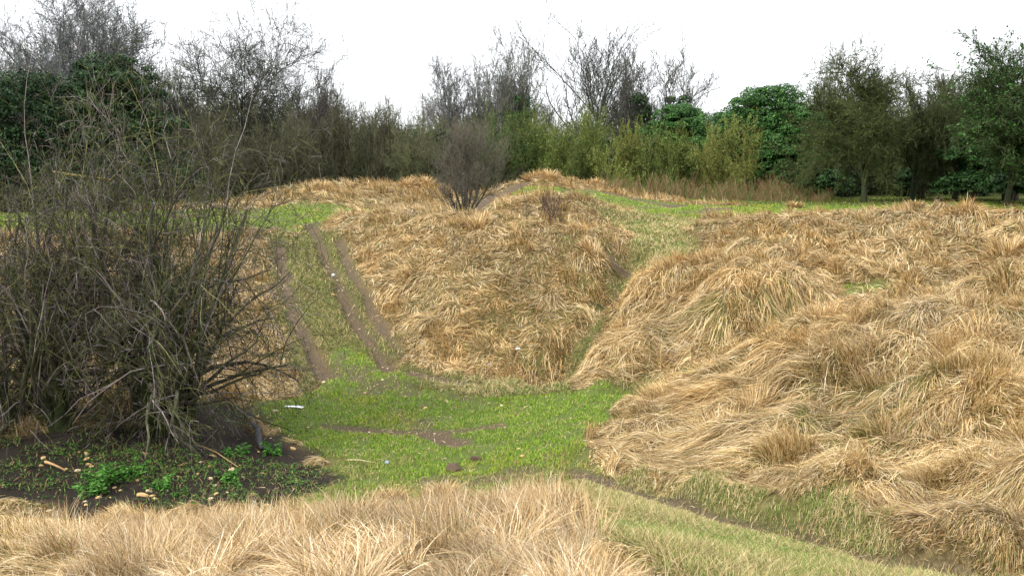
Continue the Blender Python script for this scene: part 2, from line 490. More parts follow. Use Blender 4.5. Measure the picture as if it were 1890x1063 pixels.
# ------------------------------------------------------------------ terrain mesh: one sheet to the horizon
ys = list(np.arange(-30, 2, .5))
y = 2.0
while y < 12: ys.append(y); y += .055
while y < 60: ys.append(y); y += .055 + .009 * (y - 12)
while y < 1500: ys.append(y); y += .5 + .06 * (y - 60)
ys = np.array(ys)
NC = 540
sx = np.linspace(-1, 1, NC); sx = sx * .6 + .4 * sx ** 3
Wd = np.maximum(22, ys * 1.0 + 8) + np.clip(ys - 60, 0, None) * 1.0
GX = Wd[:, None] * sx[None]; GY = np.repeat(ys[:, None], NC, 1)
outm = (np.abs(GX) > 74) | (GY > 124) | (GY < -19)
GZ = np.where(outm, CZ - 1.25, Hh(GX, GY))
edge = np.clip(np.maximum(np.maximum((np.abs(GX) - 64) / 10, (GY - 110) / 14), (-GY - 14) / 5), 0, 1)
GZ = GZ * (1 - edge) + (CZ - 1.25) * edge
idx = np.arange(GX.size).reshape(GX.shape)
q = np.stack([idx[:-1, :-1], idx[:-1, 1:], idx[1:, 1:], idx[1:, :-1]], -1).reshape(-1, 4)
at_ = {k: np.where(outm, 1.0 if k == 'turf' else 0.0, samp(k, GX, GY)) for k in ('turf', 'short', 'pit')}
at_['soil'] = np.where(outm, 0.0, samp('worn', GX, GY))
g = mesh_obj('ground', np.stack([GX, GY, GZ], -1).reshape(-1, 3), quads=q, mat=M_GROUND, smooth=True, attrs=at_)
tag(g, 'grassy ground of hummocks and hollows with worn dirt tracks', 'ground', kind='structure')

# ------------------------------------------------------------------ grass
def blades(x, y, ang, L, th0, th1, w, colr, K=4, curl=0., minlift=.008):
    """ribbons rooted at (x, y), rising at th0 and bending to th1, laid over the ground below them"""
    N = len(x)
    rng = np.random.default_rng(N)
    rho = rng.uniform(-.8, .8, N)
    V = np.zeros((N, 2 * K + 1, 3), np.float32)
    hx, hy = x.copy(), y.copy(); hr = np.full(N, -.01)
    sxv = -np.sin(ang) * np.cos(rho); syv = np.cos(ang) * np.cos(rho); szv = np.sin(rho)
    wid = [1, 1, .9, .7, .5, .35, .25]
    z0 = Hh(x, y)
    for k in range(K + 1):
        if k == 0: z = z0 + hr
        else:
            t = (k - .5) / K
            th = th0 + (th1 - th0) * t ** .8
            hx = hx + np.cos(ang) * np.cos(th) * L / K; hy = hy + np.sin(ang) * np.cos(th) * L / K
            hr = np.maximum(hr + np.sin(th) * L / K, minlift * rng.uniform(.5, 4, N) if k < 20 else 0)
            ang = ang + curl
            z = Hh(hx, hy) + hr
        if k < K:
            ww = w * wid[min(int(k * 6 / K), 5)] * .5
            V[:, 2 * k, 0] = hx - sxv * ww; V[:, 2 * k, 1] = hy - syv * ww; V[:, 2 * k, 2] = z - szv * ww
            V[:, 2 * k + 1, 0] = hx + sxv * ww; V[:, 2 * k + 1, 1] = hy + syv * ww; V[:, 2 * k + 1, 2] = z + szv * ww
        else:
            V[:, 2 * K, 0] = hx; V[:, 2 * K, 1] = hy; V[:, 2 * K, 2] = z
    b0 = (np.arange(N) * (2 * K + 1))[:, None]
    qs = np.concatenate([b0 + np.array([[2 * k, 2 * k + 1, 2 * k + 3, 2 * k + 2]]) for k in range(K - 1)])
    ts = b0 + np.array([[2 * K - 2, 2 * K - 1, 2 * K]])
    C = np.repeat(colr[:, None, :], 2 * K + 1, 1)
    return V.reshape(-1, 3), qs, ts, C.reshape(-1, 3)

def palette(rng, N, cols, wts, jit=.18):
    cols = np.array(cols); k = rng.choice(len(cols), N, p=np.array(wts) / sum(wts))
    return cols[k] * (1 + rng.uniform(-jit, jit, (N, 1)))

NT = 2_100_000
yy = np.exp(RNG.uniform(math.log(2.6), math.log(60), NT))
xx = RNG.uniform(-1, 1, NT) * (.68 * yy + 1.2)
mk = {k: samp(k, xx, yy) for k in ('turf', 'short', 'pit', 'soil', 'dry', 'up', 'worn')}
dist = np.sqrt(xx ** 2 + yy ** 2)
r = RNG.random(NT)
n_green = fbm(xx, yy, .9, 3, 41); n_fine = fbm(xx, yy, 3.1, 2, 43)
cls = np.zeros(NT, int)                     # 0 none, 1 draped, 2 upright, 3 short, 4 turf, 5 pit tufts
soilp = mk['soil'] * (.8 + .5 * fbm(xx, yy, 2.3, 2, 45)) > .08 + RNG.random(NT) * .60
# coverage is noisy so that borders break up
thr = .5 + .35 * n_fine
isup = (mk['up'] > .5 + .9 * n_fine) & (mk['short'] < thr + .3 * n_green)
cls[(mk['dry'] > .4 + .25 * n_fine) & ~isup] = 1
cls[isup] = 2
cls[(mk['short'] > thr) & (mk['turf'] < thr)] = 3
cls[mk['turf'] > thr] = 4
cls[(mk['pit'] > .45)] = 5
cls[soilp] = 0
cls[(cls == 5) & (r > .03 + .25 * (n_green > .2))] = 0
W_ = np.maximum(.0040, .00062 * dist)

REG = [('foreground_grass', None, None)]
anchors = [('bank_grass', 'long combed tan grass covering the big bank at the right foreground', hit(1600,750)), ('bank_grass', '', hit(1250,800)), ('bank_grass', '', hit(1800,900)), ('bank_grass', '', hit(1750,600)),
 ('lobe_grass', 'long windswept tan grass on the rounded spur between the two gullies', hit(1300,540)), ('lobe_grass', '', hit(1180,600)),
 ('mound_grass', 'tangled straw grass covering the steep face of the central mound', hit(820,520)), ('mound_grass', '', hit(950,600)), ('mound_grass', '', hit(1000,450)),
 ('slope_grass', 'straw grass on the left slope seen through the bare bush', hit(400,560)), ('slope_grass', '', hit(100,560)), ('slope_grass', '', hit(480,500)),
 ('ridge_grass', 'shaggy tan grass on the long ridge at the right below the hawthorn', hit(1600,430)), ('ridge_grass', '', hit(1350,430)), ('ridge_grass', '', hit(1850,430)),
 ('knoll_grass', 'dry grass on the small round knoll with dark dead stems', hit(1010,380)),
 ('back_mound_grass', 'dry grass tufts along the low mound left of the lone hawthorn', hit(680,355)),
 ('hill_grass', 'straw grass capping the small hill in front of the green thicket', hit(1030,335))]
ax = np.array([a[2] for a in anchors])
reg_names = []
for a in anchors:
    if a[0] not in reg_names: reg_names.append(a[0])
reg_of = np.array([reg_names.index(a[0]) for a in anchors])

def make_stuff(name, label, sel_fn_parts):
    Vs, Qs, Ts, Cs, off = [], [], [], [], 0
    for V, q_, t_, c_ in sel_fn_parts:
        Vs.append(V); Qs.append(q_ + off); Ts.append(t_ + off); Cs.append(c_); off += len(V)
    o = mesh_obj(name, np.concatenate(Vs), np.concatenate(Qs), np.concatenate(Ts), np.concatenate(Cs), M_GRASS)
    tag(o, label, 'grass', kind='stuff')
    return o

def flow_angle(x, y, seed=50, base=None, wn=1.4):
    gx_, gy_ = samp('gx', x, y), samp('gy', x, y)
    gm = np.sqrt(gx_ ** 2 + gy_ ** 2) + 1e-6
    s = np.clip(gm / .25, 0, 1)
    vx = -gx_ / gm * s * 1.0 - .75; vy = -gy_ / gm * s * 1.0 - .30       # downhill plus a prevailing lay to the left and towards the viewer
    a = np.arctan2(vy, vx)
    return a + wn * fbm(x, y, .55, 3, seed)

STRAW = [(.49,.345,.16), (.62,.47,.245), (.35,.215,.08), (.74,.62,.40), (.18,.10,.03), (.20,.19,.05)]
# draped long grass -------------------------------------------------
i1 = np.where(cls == 1)[0]
x1, y1 = xx[i1], yy[i1]
rng = np.random.default_rng(21)
d_, vx_, vy_, rid = worley(x1, y1)
fa = flow_angle(x1, y1)
radw = 0.9 * np.clip(d_ / .3, 0, 1) * (.4 + rid[:, 2])
ux = np.cos(fa) + radw * vx_ / (d_ + .02); uy = np.sin(fa) + radw * vy_ / (d_ + .02)
ang = np.arctan2(uy, ux) + rng.normal(0, .24, len(i1)) + (rng.random(len(i1)) < .13) * rng.normal(0, 1.2, len(i1))
# shorter on the central mound and far mounds, longer on the right bank
right = smooth01((x1 - (1.0 + .0 * y1)) / 2.0) * smooth01((24 - y1) / 5)
farz = smooth01((y1 - 22) / 8)
Lb = (.26 + .15 * right + .16 * farz * (1 - right)) * (1 + .35 * n_green[i1]) * (.35 + .65 * smooth01(mk['dry'][i1] * 1.6 - .6)) * (.62 + .38 * smooth01((dist[i1] - 6) / 5))
L = Lb * rng.uniform(.65, 1.35, len(i1))
upish = (rid[:, 3] > .72 - .25 * farz) & (d_ < .26)
# tufts on crests stand up
crest = np.clip((Hh(x1, y1) - samp('base', x1, y1)) / .12, 0, 1)
th0 = rng.uniform(.45, 1.1, len(i1)); th1 = rng.uniform(-.5, .1, len(i1))
th0 = np.where(upish, rng.uniform(1.0, 1.45, len(i1)), th0); th1 = np.where(upish, rng.uniform(.3, 1.1, len(i1)), th1)
c1 = palette(rng, len(i1), STRAW + [(.10,.065,.025)], [29, 24, 18, 13, 12, 6, 9], .26)
# tussock-wide and patch-wide tint (older, browner tussocks; paler ones)
tint = (.80 + .44 * rid[:, 3:4]) * (1 + .22 * fbm(x1, y1, .45, 2, 77)[:, None])
c1 = c1 * tint
red = np.clip(fbm(x1, y1, .6, 2, 78), 0, 1)[:, None]
c1 = c1 * (1 - red * np.array([[.02, .16, .34]]))
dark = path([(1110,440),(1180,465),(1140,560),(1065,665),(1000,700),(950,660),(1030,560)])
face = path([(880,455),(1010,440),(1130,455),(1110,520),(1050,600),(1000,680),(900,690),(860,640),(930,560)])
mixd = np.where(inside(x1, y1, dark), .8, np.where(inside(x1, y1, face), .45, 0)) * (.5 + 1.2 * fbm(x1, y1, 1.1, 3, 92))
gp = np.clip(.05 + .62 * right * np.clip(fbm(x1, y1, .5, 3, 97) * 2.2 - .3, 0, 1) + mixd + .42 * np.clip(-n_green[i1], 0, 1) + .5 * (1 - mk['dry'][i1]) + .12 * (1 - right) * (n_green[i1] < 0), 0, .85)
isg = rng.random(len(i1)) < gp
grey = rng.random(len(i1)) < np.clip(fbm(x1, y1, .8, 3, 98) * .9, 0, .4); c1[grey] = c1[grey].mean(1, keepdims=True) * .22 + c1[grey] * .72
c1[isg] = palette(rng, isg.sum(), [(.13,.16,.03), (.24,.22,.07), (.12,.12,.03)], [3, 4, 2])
L = np.where(isg, L * .6, L)
tipx, tipy = x1 + L * np.cos(ang) * .9, y1 + L * np.sin(ang) * .9
L = L * (1 - .62 * samp('soil', tipx, tipy)) * (1 - .5 * samp('soilw', tipx, tipy)) * (1 - .35 * samp('turf', tipx, tipy))
regi = reg_of[np.argmin((x1[:, None] - ax[None, :, 0]) ** 2 + (y1[:, None] - ax[None, :, 1]) ** 2, 1)]
curl = rng.normal(0, .12, len(i1)) + .25 * fbm(x1, y1, .8, 2, 91)
parts = {}
for j, nm in enumerate(reg_names):
    ps = []
    for lo, hi, K in ((0, 14, 5), (14, 100, 3)):
        s = np.where((regi == j) & (dist[i1] >= lo) & (dist[i1] < hi))[0]
        if len(s) < 5: continue
        ps.append(blades(x1[s], y1[s], ang[s], L[s], th0[s], th1[s], W_[i1][s] * rng.uniform(.7, 1.3, len(s)), c1[s], K, curl[s] * (5 / K)))
    lab = [a[1] for a in anchors if a[0] == nm and a[1]][0]
    if ps: make_stuff(nm, lab, ps)

# upright pale grass on the nearest mound ----------------------------
i2 = np.where(cls == 2)[0]
i2 = i2[np.random.default_rng(1).random(len(i2)) < .66]
x2, y2 = xx[i2], yy[i2]; rng = np.random.default_rng(22); N2 = len(i2)
d_, vx_, vy_, rid = worley(x2, y2, .36)
d_ = d_ * 1.5
lay = fbm(x2, y2, .8, 3, 61)
base_a = pi * .5 + .9 * fbm(x2, y2, .6, 2, 62) + (rid[:, 2] - .5) * 3.4
spread = np.arctan2(vy_, vx_)
ux = .7 * np.cos(base_a + 1.2) + .6 * np.cos(spread); uy = .7 * np.sin(base_a + 1.2) + .6 * np.sin(spread)
ang = np.arctan2(uy, ux) + rng.normal(0, .75, N2)
up = smooth01((.34 - d_) / .2) * (.5 + rid[:, 3]) 
L = (.12 + .16 * np.clip(up, 0, 1.2)) * rng.uniform(.5, 1.45, N2)
th0 = 1.4 - .8 * rng.random(N2); th1 = rng.uniform(-.6, .9, N2) + .6 * np.clip(up, 0, 1) - .5 * (lay > .1)
c2 = palette(rng, N2, [(.50,.36,.19), (.62,.48,.30), (.76,.67,.50), (.38,.25,.11), (.20,.12,.05)], [30, 26, 6, 22, 16])
c2 *= (.72 + .5 * rid[:, 3:4]) * rng.uniform(.75, 1.2, (N2, 1))
isg = rng.random(N2) < (.14 + .4 * np.clip(-lay, 0, 1)); c2[isg] = palette(rng, isg.sum(), [(.14,.20,.03), (.22,.26,.06)], [1, 1]); L = np.where(isg, L * .6, L)
ps = [blades(x2, y2, ang, L, th0, th1, W_[i2] * rng.uniform(.5, 1.4, N2), c2, 5, rng.normal(0, .16, N2))]
make_stuff('foreground_grass', 'pale upright dry grass along the top of the nearest mound', ps)

# short mixed grass --------------------------------------------------
i3 = np.where(cls == 3)[0]; x3, y3 = xx[i3], yy[i3]; rng = np.random.default_rng(23); N3 = len(i3)
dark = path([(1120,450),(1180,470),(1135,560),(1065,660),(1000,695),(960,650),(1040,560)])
pat = fbm(x3, y3, 1.2, 3, 71)
ang = rng.uniform(-pi, pi, N3); L = rng.uniform(.06, .17, N3) * (1 + .6 * pat) * (1 - .6 * samp('soilw', x3, y3))
c3 = palette(rng, N3, [(.46,.35,.17), (.56,.45,.25), (.14,.20,.035), (.20,.25,.055), (.10,.15,.03), (.30,.22,.09)], [27, 20, 15, 15, 9, 16], .3)
gsel = rng.random(N3) < np.clip(-pat * .9, 0, 1)
gm3 = np.hypot(samp('gx', x3, y3), samp('gy', x3, y3))
bs = (rng.random(N3) < np.clip(gm3 * 1.6 - .15, 0, .8)) & (y3 > 11)
c3[bs] = palette(rng, bs.sum(), [(.22,.15,.06), (.33,.24,.11), (.12,.10,.035), (.13,.14,.035)], [3, 3, 2, 3])
lf = (x3 < -1.5) & (y3 > 14) & (rng.random(N3) < .8); c3[lf] = palette(rng, lf.sum(), [(.12,.16,.03), (.22,.19,.07), (.16,.12,.05), (.15,.20,.035), (.34,.26,.12)], [4, 4, 3, 3, 5], .3)
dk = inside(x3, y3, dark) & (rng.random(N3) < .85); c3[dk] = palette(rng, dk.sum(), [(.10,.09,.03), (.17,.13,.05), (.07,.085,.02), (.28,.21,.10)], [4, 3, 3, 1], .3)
bs |= lf | dk
gsel &= ~bs
c3[gsel] = palette(rng, gsel.sum(), [(.12,.20,.03), (.17,.26,.045)], [1, 1])
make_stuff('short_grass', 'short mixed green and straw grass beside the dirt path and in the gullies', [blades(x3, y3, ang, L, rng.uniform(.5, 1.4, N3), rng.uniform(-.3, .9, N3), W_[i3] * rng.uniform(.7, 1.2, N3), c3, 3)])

# green turf ---------------------------------------------------------
i4 = np.where(cls == 4)[0]; x4, y4 = xx[i4], yy[i4]; rng = np.random.default_rng(24); N4 = len(i4)
pat = fbm(x4, y4, 1.0, 3, 81); fine = fbm(x4, y4, 4, 2, 82)
keep = (rng.random(N4) > .85 * mk['worn'][i4]) & (rng.random(N4) < np.clip(1.0 - 1.6 * np.clip(fine + .05, 0, 1), .15, 1))
wl = None
x4, y4, pat, fine = x4[keep], y4[keep], pat[keep], fine[keep]; N4 = len(x4)
ang = rng.uniform(-pi, pi, N4); L = rng.uniform(.025, .06, N4) * (1 + .6 * pat) * (1 + y4 / 60)
c4 = palette(rng, N4, [(.13,.26,.015), (.19,.32,.02), (.26,.37,.035), (.09,.17,.012), (.34,.27,.12)], [26, 30, 18, 14, 12])
strw = rng.random(N4) < .75 * np.clip(fbm(x4, y4, .7, 4, 84) * 2.2 - .15, 0, 1)
c4[strw] = palette(rng, strw.sum(), [(.36,.28,.13), (.26,.24,.08), (.18,.13,.06), (.48,.38,.2)], [3, 3, 2, 1])
fl = (y4 > 43) & (rng.random(N4) < .75) & (x4 > 6); c4[fl] = palette(rng, fl.sum(), [(.07,.10,.02), (.13,.11,.04), (.09,.15,.02), (.05,.05,.02)], [3, 2, 3, 2])  # far turf by the wood: its shade and leaf litter put into darker blade colours
yel = np.clip(pat * 1.6, 0, 1)[:, None]
c4 = c4 * (1 - yel) + yel * c4 * np.array([[1.45, 1.05, 1.1]])
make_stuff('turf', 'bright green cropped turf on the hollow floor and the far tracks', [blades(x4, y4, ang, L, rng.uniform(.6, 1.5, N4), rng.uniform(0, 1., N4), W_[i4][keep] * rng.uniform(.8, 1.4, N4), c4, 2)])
kl = np.where(((mk['soil'] > .3) | (mk['turf'] > .5)) & (yy < 40) & (RNG.random(NT) < .035))[0]
rng = np.random.default_rng(27); NL = len(kl)
make_stuff('straw_litter', 'broken dead straw lying loose on the tracks and the turf', [blades(xx[kl], yy[kl], rng.uniform(-pi, pi, NL), rng.uniform(.04, .16, NL), rng.uniform(.05, .5, NL), rng.uniform(-.4, 0, NL), W_[kl] * 1.2, palette(rng, NL, [(.50,.38,.19), (.34,.24,.10), (.62,.5,.3), (.16,.11,.05)], [3, 3, 1, 3], .3), 2)])
# scattered ground cover in the pit ---------------------------------
i5 = np.where(cls == 5)[0]; x5, y5 = xx[i5], yy[i5]; rng = np.random.default_rng(25); N5 = len(i5)
c5 = palette(rng, N5, [(.06,.13,.02), (.12,.22,.03), (.05,.09,.015), (.26,.18,.08)], [3, 2, 2, 4])
k5 = rng.random(N5) < .3
k6 = ~k5 & (rng.random(N5) < .25 + .9 * np.clip(fbm(x5, y5, 1.6, 2, 99), 0, 1))
PIT5 = (x5[k6], y5[k6])
make_stuff('pit_grass', 'sparse green tufts growing on the dark soil under the bush', [blades(x5[k5], y5[k5], rng.uniform(-pi, pi, k5.sum()), rng.uniform(.04, .13, k5.sum()), rng.uniform(.1, 1.4, k5.sum()), rng.uniform(-.3, .8, k5.sum()), W_[i5][k5] * 1.3, c5[k5], 3)])

# ------------------------------------------------------------------ trees
def norm(v):
    return v / (np.linalg.norm(v, axis=-1, keepdims=True) + 1e-9)
class Br: pass
def run(rng, p0, d0, Ln, r0, K, wander, trop, taper=.25, gnarl=0):
    N = len(p0); pts_ = np.zeros((N, K + 1, 3)); rr = np.zeros((N, K + 1)); pts_[:, 0] = p0; d = norm(d0)
    for k in range(K):
        d = norm(d + rng.normal(0, wander, (N, 3)) + np.array(trop) / K)
        pts_[:, k + 1] = pts_[:, k] + d * (Ln / K)[:, None]
    t = np.linspace(0, 1, K + 1)
    rr[:] = r0[:, None] * (1 - (1 - taper) * t[None])
    b = Br(); b.p, b.r, b.L = pts_, rr, Ln
    return b
def sprout(rng, b, nch, tmin, tmax, Lf, rf, angle, K, wander, trop, taper=.25, up=0, lshape=.5, rmin=.003, flat=0):
    N, K1 = b.r.shape; M = N * nch
    par = np.repeat(np.arange(N), nch)
    base_t = (np.tile(np.arange(nch), N) + rng.random(M)) / nch
    t = tmin + (tmax - tmin) * base_t
    f = t * (K1 - 1); k = np.minimum(f.astype(int), K1 - 2); fr = (f - k)[:, None]
    p = b.p[par, k] * (1 - fr) + b.p[par, k + 1] * fr
    tan = norm(b.p[par, k + 1] - b.p[par, k])
    rnd = rng.normal(0, 1, (M, 3)); rnd[:, 2] *= (1 - flat); perp = norm(rnd - (rnd * tan).sum(1, keepdims=True) * tan)
    a = radians(angle) * rng.uniform(.6, 1.35, M)[:, None]
    d = tan * np.cos(a) + perp * np.sin(a); d[:, 2] += up
    Ln = b.L[par] * Lf * (1 - lshape * t) * rng.uniform(.6, 1.3, M)
    r = np.maximum(b.r[par, k] * rf * rng.uniform(.7, 1.1, M), rmin)
    return run(rng, p, d, Ln, r, K, wander, trop, taper)
def tubes(b, sides, colr):
    p, r = b.p, b.r; N, K1, _ = p.shape
    T = np.empty_like(p); T[:, 1:-1] = p[:, 2:] - p[:, :-2]; T[:, 0] = p[:, 1] - p[:, 0]; T[:, -1] = p[:, -1] - p[:, -2]; T = norm(T)
    ref = np.where(np.abs(T[:, :1, 2:3]) > .8, np.array([[[1., 0, 0]]]), np.array([[[0., 0, 1]]]))
    A_ = norm(np.cross(T, ref)); B_ = np.cross(T, A_)
    an = np.arange(sides) * 2 * pi / sides
    V = p[:, :, None] + r[:, :, None, None] * (np.cos(an)[None, None, :, None] * A_[:, :, None] + np.sin(an)[None, None, :, None] * B_[:, :, None])
    b0 = (np.arange(N) * K1 * sides)[:, None, None, None]
    kk = (np.arange(K1 - 1) * sides)[None, :, None, None]
    s = np.arange(sides); s2 = (s + 1) % sides
    quad = np.stack([s, s2, s2 + sides, s + sides], -1)[None, None]
    Q = (b0 + kk + quad).reshape(-1, 4)
    C = np.repeat(colr, K1 * sides, 0) if len(colr) == N else np.broadcast_to(colr, (N * K1 * sides, 3))
    return V.reshape(-1, 3), Q, C
def pack(lst):
    Vs, Qs, Cs, off = [], [], [], 0
    for V, Q, C in lst:
        Vs.append(V); Qs.append(Q + off); Cs.append(C); off += len(V)
    return np.concatenate(Vs), np.concatenate(Qs), np.concatenate(Cs)

PRES = {
 # stems, spread deg ... then (n, tmin, tmax, Lf, rf, angle, up) for each later level
 'hawthorn': dict(stems=9, spread=36, sr=.34, L0=2.6, r0=.135, w0=.17, lev=[(10, .16, .98, .92, .5, 62, .0), (9, .15, 1, .66, .42, 44, .0), (8, .12, 1, .52, .5, 40, 0), (3, .1, 1, .42, .6, 45, 0)], trop=(0, 0, .2), wn=.15, ls=.25),
 'shrub':    dict(stems=8, spread=30, sr=.6, L0=3.6, r0=.06, w0=.13, lev=[(10, .08, 1, .62, .5, 46, .1), (9, .1, 1, .5, .45, 46, .05), (7, .1, 1, .5, .5, 45, .02)], trop=(0, 0, .35), wn=.2, ls=.3),
 'fan':      dict(stems=8, spread=46, sr=.06, L0=2.4, r0=.06, w0=.08, lev=[(15, .27, 1, .60, .5, 50, .06), (9, .12, 1, .5, .5, 34, .08), (6, .1, 1, .5, .6, 34, 0)], trop=(0, 0, .6), wn=.13, ls=.2),
 'tree':     dict(stems=1, spread=5, sr=.0, L0=6.0, r0=.26, w0=.06, lev=[(15, .28, 1, .85, .45, 42, .2), (10, .2, 1, .5, .5, 40, .15), (9, .15, 1, .45, .5, 40, .08), (6, .15, 1, .45, .6, 42, .02)], trop=(0, 0, .35), wn=.13, ls=.25),
 'ash':      dict(stems=2, spread=12, sr=.2, L0=6.0, r0=.28, w0=.05, lev=[(8, .35, 1, 1.0, .62, 36, .22), (7, .2, 1, .52, .5, 38, .2), (7, .15, 1, .42, .5, 38, .15), (5, .15, 1, .42, .6, 40, .1)], trop=(0, 0, .7), wn=.10, ls=.2),
 'round':    dict(stems=1, spread=6, sr=0, L0=4.0, r0=.20, w0=.08, lev=[(22, .25, 1, .95, .45, 50, .15), (11, .15, 1, .5, .5, 46, .08), (10, .1, 1, .45, .5, 45, .02), (6, .15, 1, .42, .6, 45, 0)], trop=(0, 0, .25), wn=.17, ls=.15),
}
def skeleton(kind, rng, H, HW, rtw=.004, dens=1.0, droop=0, HWY=None, hp=99.6):
    P_ = PRES[kind]; ns = P_['stems']
    a = rng.uniform(0, 2 * pi, ns) + np.arange(ns) * 2.4
    sp = radians(P_['spread']) * rng.uniform(.25, 1.5, ns) if ns > 1 else np.full(1, radians(P_['spread']))
    d0 = np.stack([np.sin(sp) * np.cos(a), np.sin(sp) * np.sin(a), np.cos(sp)], -1)
    p0 = np.stack([P_['sr'] * np.cos(a), P_['sr'] * np.sin(a), np.full(ns, -.15)], -1) * rng.uniform(.3, 1, (ns, 1)); p0[:, 2] = -.25
    b = run(rng, p0, d0, np.full(ns, P_['L0']) * rng.uniform(.8, 1.08, ns) * (1 - (.42 if kind == 'fan' else 0) * np.clip(sp / radians(60), 0, 1)), P_['r0'] * rng.uniform(.7, 1.15, ns), 9, P_['w0'], P_['trop'], .22)
    out = [b]
    nl = len(P_['lev'])
    for i, (nch, t0, t1, Lf, rf, an, up) in enumerate(P_['lev']):
        nch = max(2, int(round(nch * (dens if i > 0 else 1))))
        tr = np.array(P_['trop']) * .6; tr[2] -= droop * (i > 0)
        b = sprout(rng, b, nch, t0, t1, Lf, rf, an, 6 if i == 0 else (5 if i == 1 else (4 if i == 2 else 2)), P_['wn'], tr, .3, up, P_['ls'], rtw if i >= nl - 2 else rtw * 1.6)
        if i == nl - 1: b.r[:] = np.maximum(b.r * .8, rtw * .7)
        out.append(b)
    allp = np.concatenate([b.p.reshape(-1, 3) for b in out[1:]])
    sxy = HW / np.percentile(np.abs(allp[:, 0]), 97.5); syy = (HWY or HW) / np.percentile(np.abs(allp[:, 1]), 97.5)
    sz = H / np.percentile(allp[:, 2], hp)
    for b in out: b.p = b.p * np.array([sxy, syy, sz])
    return out
def branch_parts(sk, rng, limb_col, twig_col, n_limb=2, twig_mix=None):
    """(trunk mesh data, crown mesh data)"""
    lc, tcl = np.array(limb_col), np.array(twig_col)
    tr, cr = [], []
    for i, b in enumerate(sk):
        N = len(b.p); f = i / (len(sk) - 1)
        c = (lc * (1 - f) + tcl * f)[None] * rng.uniform(.65, 1.4, (N, 1)) * (1 + rng.normal(0, .06, (N, 3)))
        if i >= n_limb and twig_mix is not None:
            c = palette(rng, N, twig_mix[0], twig_mix[1], .25) if i < len(sk) - 2 else palette(rng, N, [(.18,.15,.15), (.05,.045,.032), (.10,.11,.035), (.03,.028,.018)], [2.4, 4, 4, 3], .25)
        c = c.clip(.005, .9)
        (tr if i < n_limb else cr).append(tubes(b, 7 if i == 0 else (5 if i == 1 else 3), c))
    return pack(tr), pack(cr)
def leaf_cloud(rng, cen, rad, n, size, cols, wts, up=.3, shell=.55, squash=.8):
    k = rng.integers(0, len(cen), n) if len(cen) > 1 else np.zeros(n, int)
    d = norm(rng.normal(0, 1, (n, 3))); d[:, 2] = np.where(d[:, 2] < -.4, -d[:, 2], d[:, 2])
    rr = rad[k] * (shell + (1 - shell) * rng.random(n)) 
    p = cen[k] + d * rr[:, None] * np.array([1, 1, squash])
    nrm = norm(d + rng.normal(0, .55, (n, 3)) + np.array([0, 0, up]))
    t1 = norm(np.cross(nrm, rng.normal(0, 1, (n, 3)))); t2 = np.cross(nrm, t1)
    s = size * rng.uniform(.6, 1.4, n)[:, None]
    V = np.stack([p - t1 * s, p + t2 * s * .45 - nrm * s * .12, p + t1 * s, p - t2 * s * .45 - nrm * s * .12], 1)
    Q = (np.arange(n) * 4)[:, None] + np.arange(4)[None]
    C = np.repeat(palette(rng, n, cols, wts, .3), 4, 0)
    return V.reshape(-1, 3), Q, C
IVY = [(.030, .085, .018), (.05, .13, .025), (.018, .05, .012), (.09, .20, .04)]

GREYT = ((.075, .085, .04), (.17, .14, .125))
def build_tree(name, label, cat, loc, kind, H, HW, seed, cols=GREYT, rtw=.008, dens=1., droop=0, ivy=None, leaves=None, group=None, stuff=None, nl=2, leafcols=IVY, HWY=None, twig_mix=None, hp=99.6):
    rng = np.random.default_rng(seed)
    sk = skeleton(kind, rng, H, HW, rtw, dens, droop, HWY, hp)
    T, Cc = branch_parts(sk, rng, cols[0], cols[1], nl, twig_mix)
    if stuff is not None:
        for V, Q, C in (T, Cc): stuff.append((V + np.array(loc), Q, C))
        return None
    e = empty(name, loc)
    tag(e, label, cat, group)
    mesh_obj('trunk', T[0], quads=T[1], colors=T[2], mat=M_BARK, parent=e, smooth=True)
    mesh_obj('crown', Cc[0], quads=Cc[1], colors=Cc[2], mat=M_BARK, parent=e, smooth=True)
    if ivy:     # ivy climbing trunk and limbs: fraction of skeleton height, number of leaves, leaf size
        hmax, nlv, ls, rad = ivy
        b = [sk[0].p.reshape(-1, 3), sk[1].p[:, :4].reshape(-1, 3)]
        pp = np.concatenate(b); pp = pp[(pp[:, 2] < hmax * H) & (pp[:, 2] > .05 * H)]
        pp = pp + rng.normal(0, .12, pp.shape)
        rad_ = rad * rng.uniform(.5, 1.3, len(pp))
        V, Q, C = leaf_cloud(rng, pp, rad_, nlv, ls, leafcols, [4, 4, 3, 1])
        mesh_obj('ivy', V, quads=Q, colors=C, mat=M_LEAF, parent=e)
    if leaves:  # small leaves or lichen scattered along the twigs
        nlv, ls, lcols = leaves
        q_ = sk[-1].p[:, 1:].reshape(-1, 3)
        pp = q_[rng.integers(0, len(q_), nlv)]
        V, Q, C = leaf_cloud(rng, pp, np.full(len(pp), .12), nlv, ls, lcols, [1] * len(lcols))
        mesh_obj('foliage', V, quads=Q, colors=C, mat=M_LEAF, parent=e)
    return e
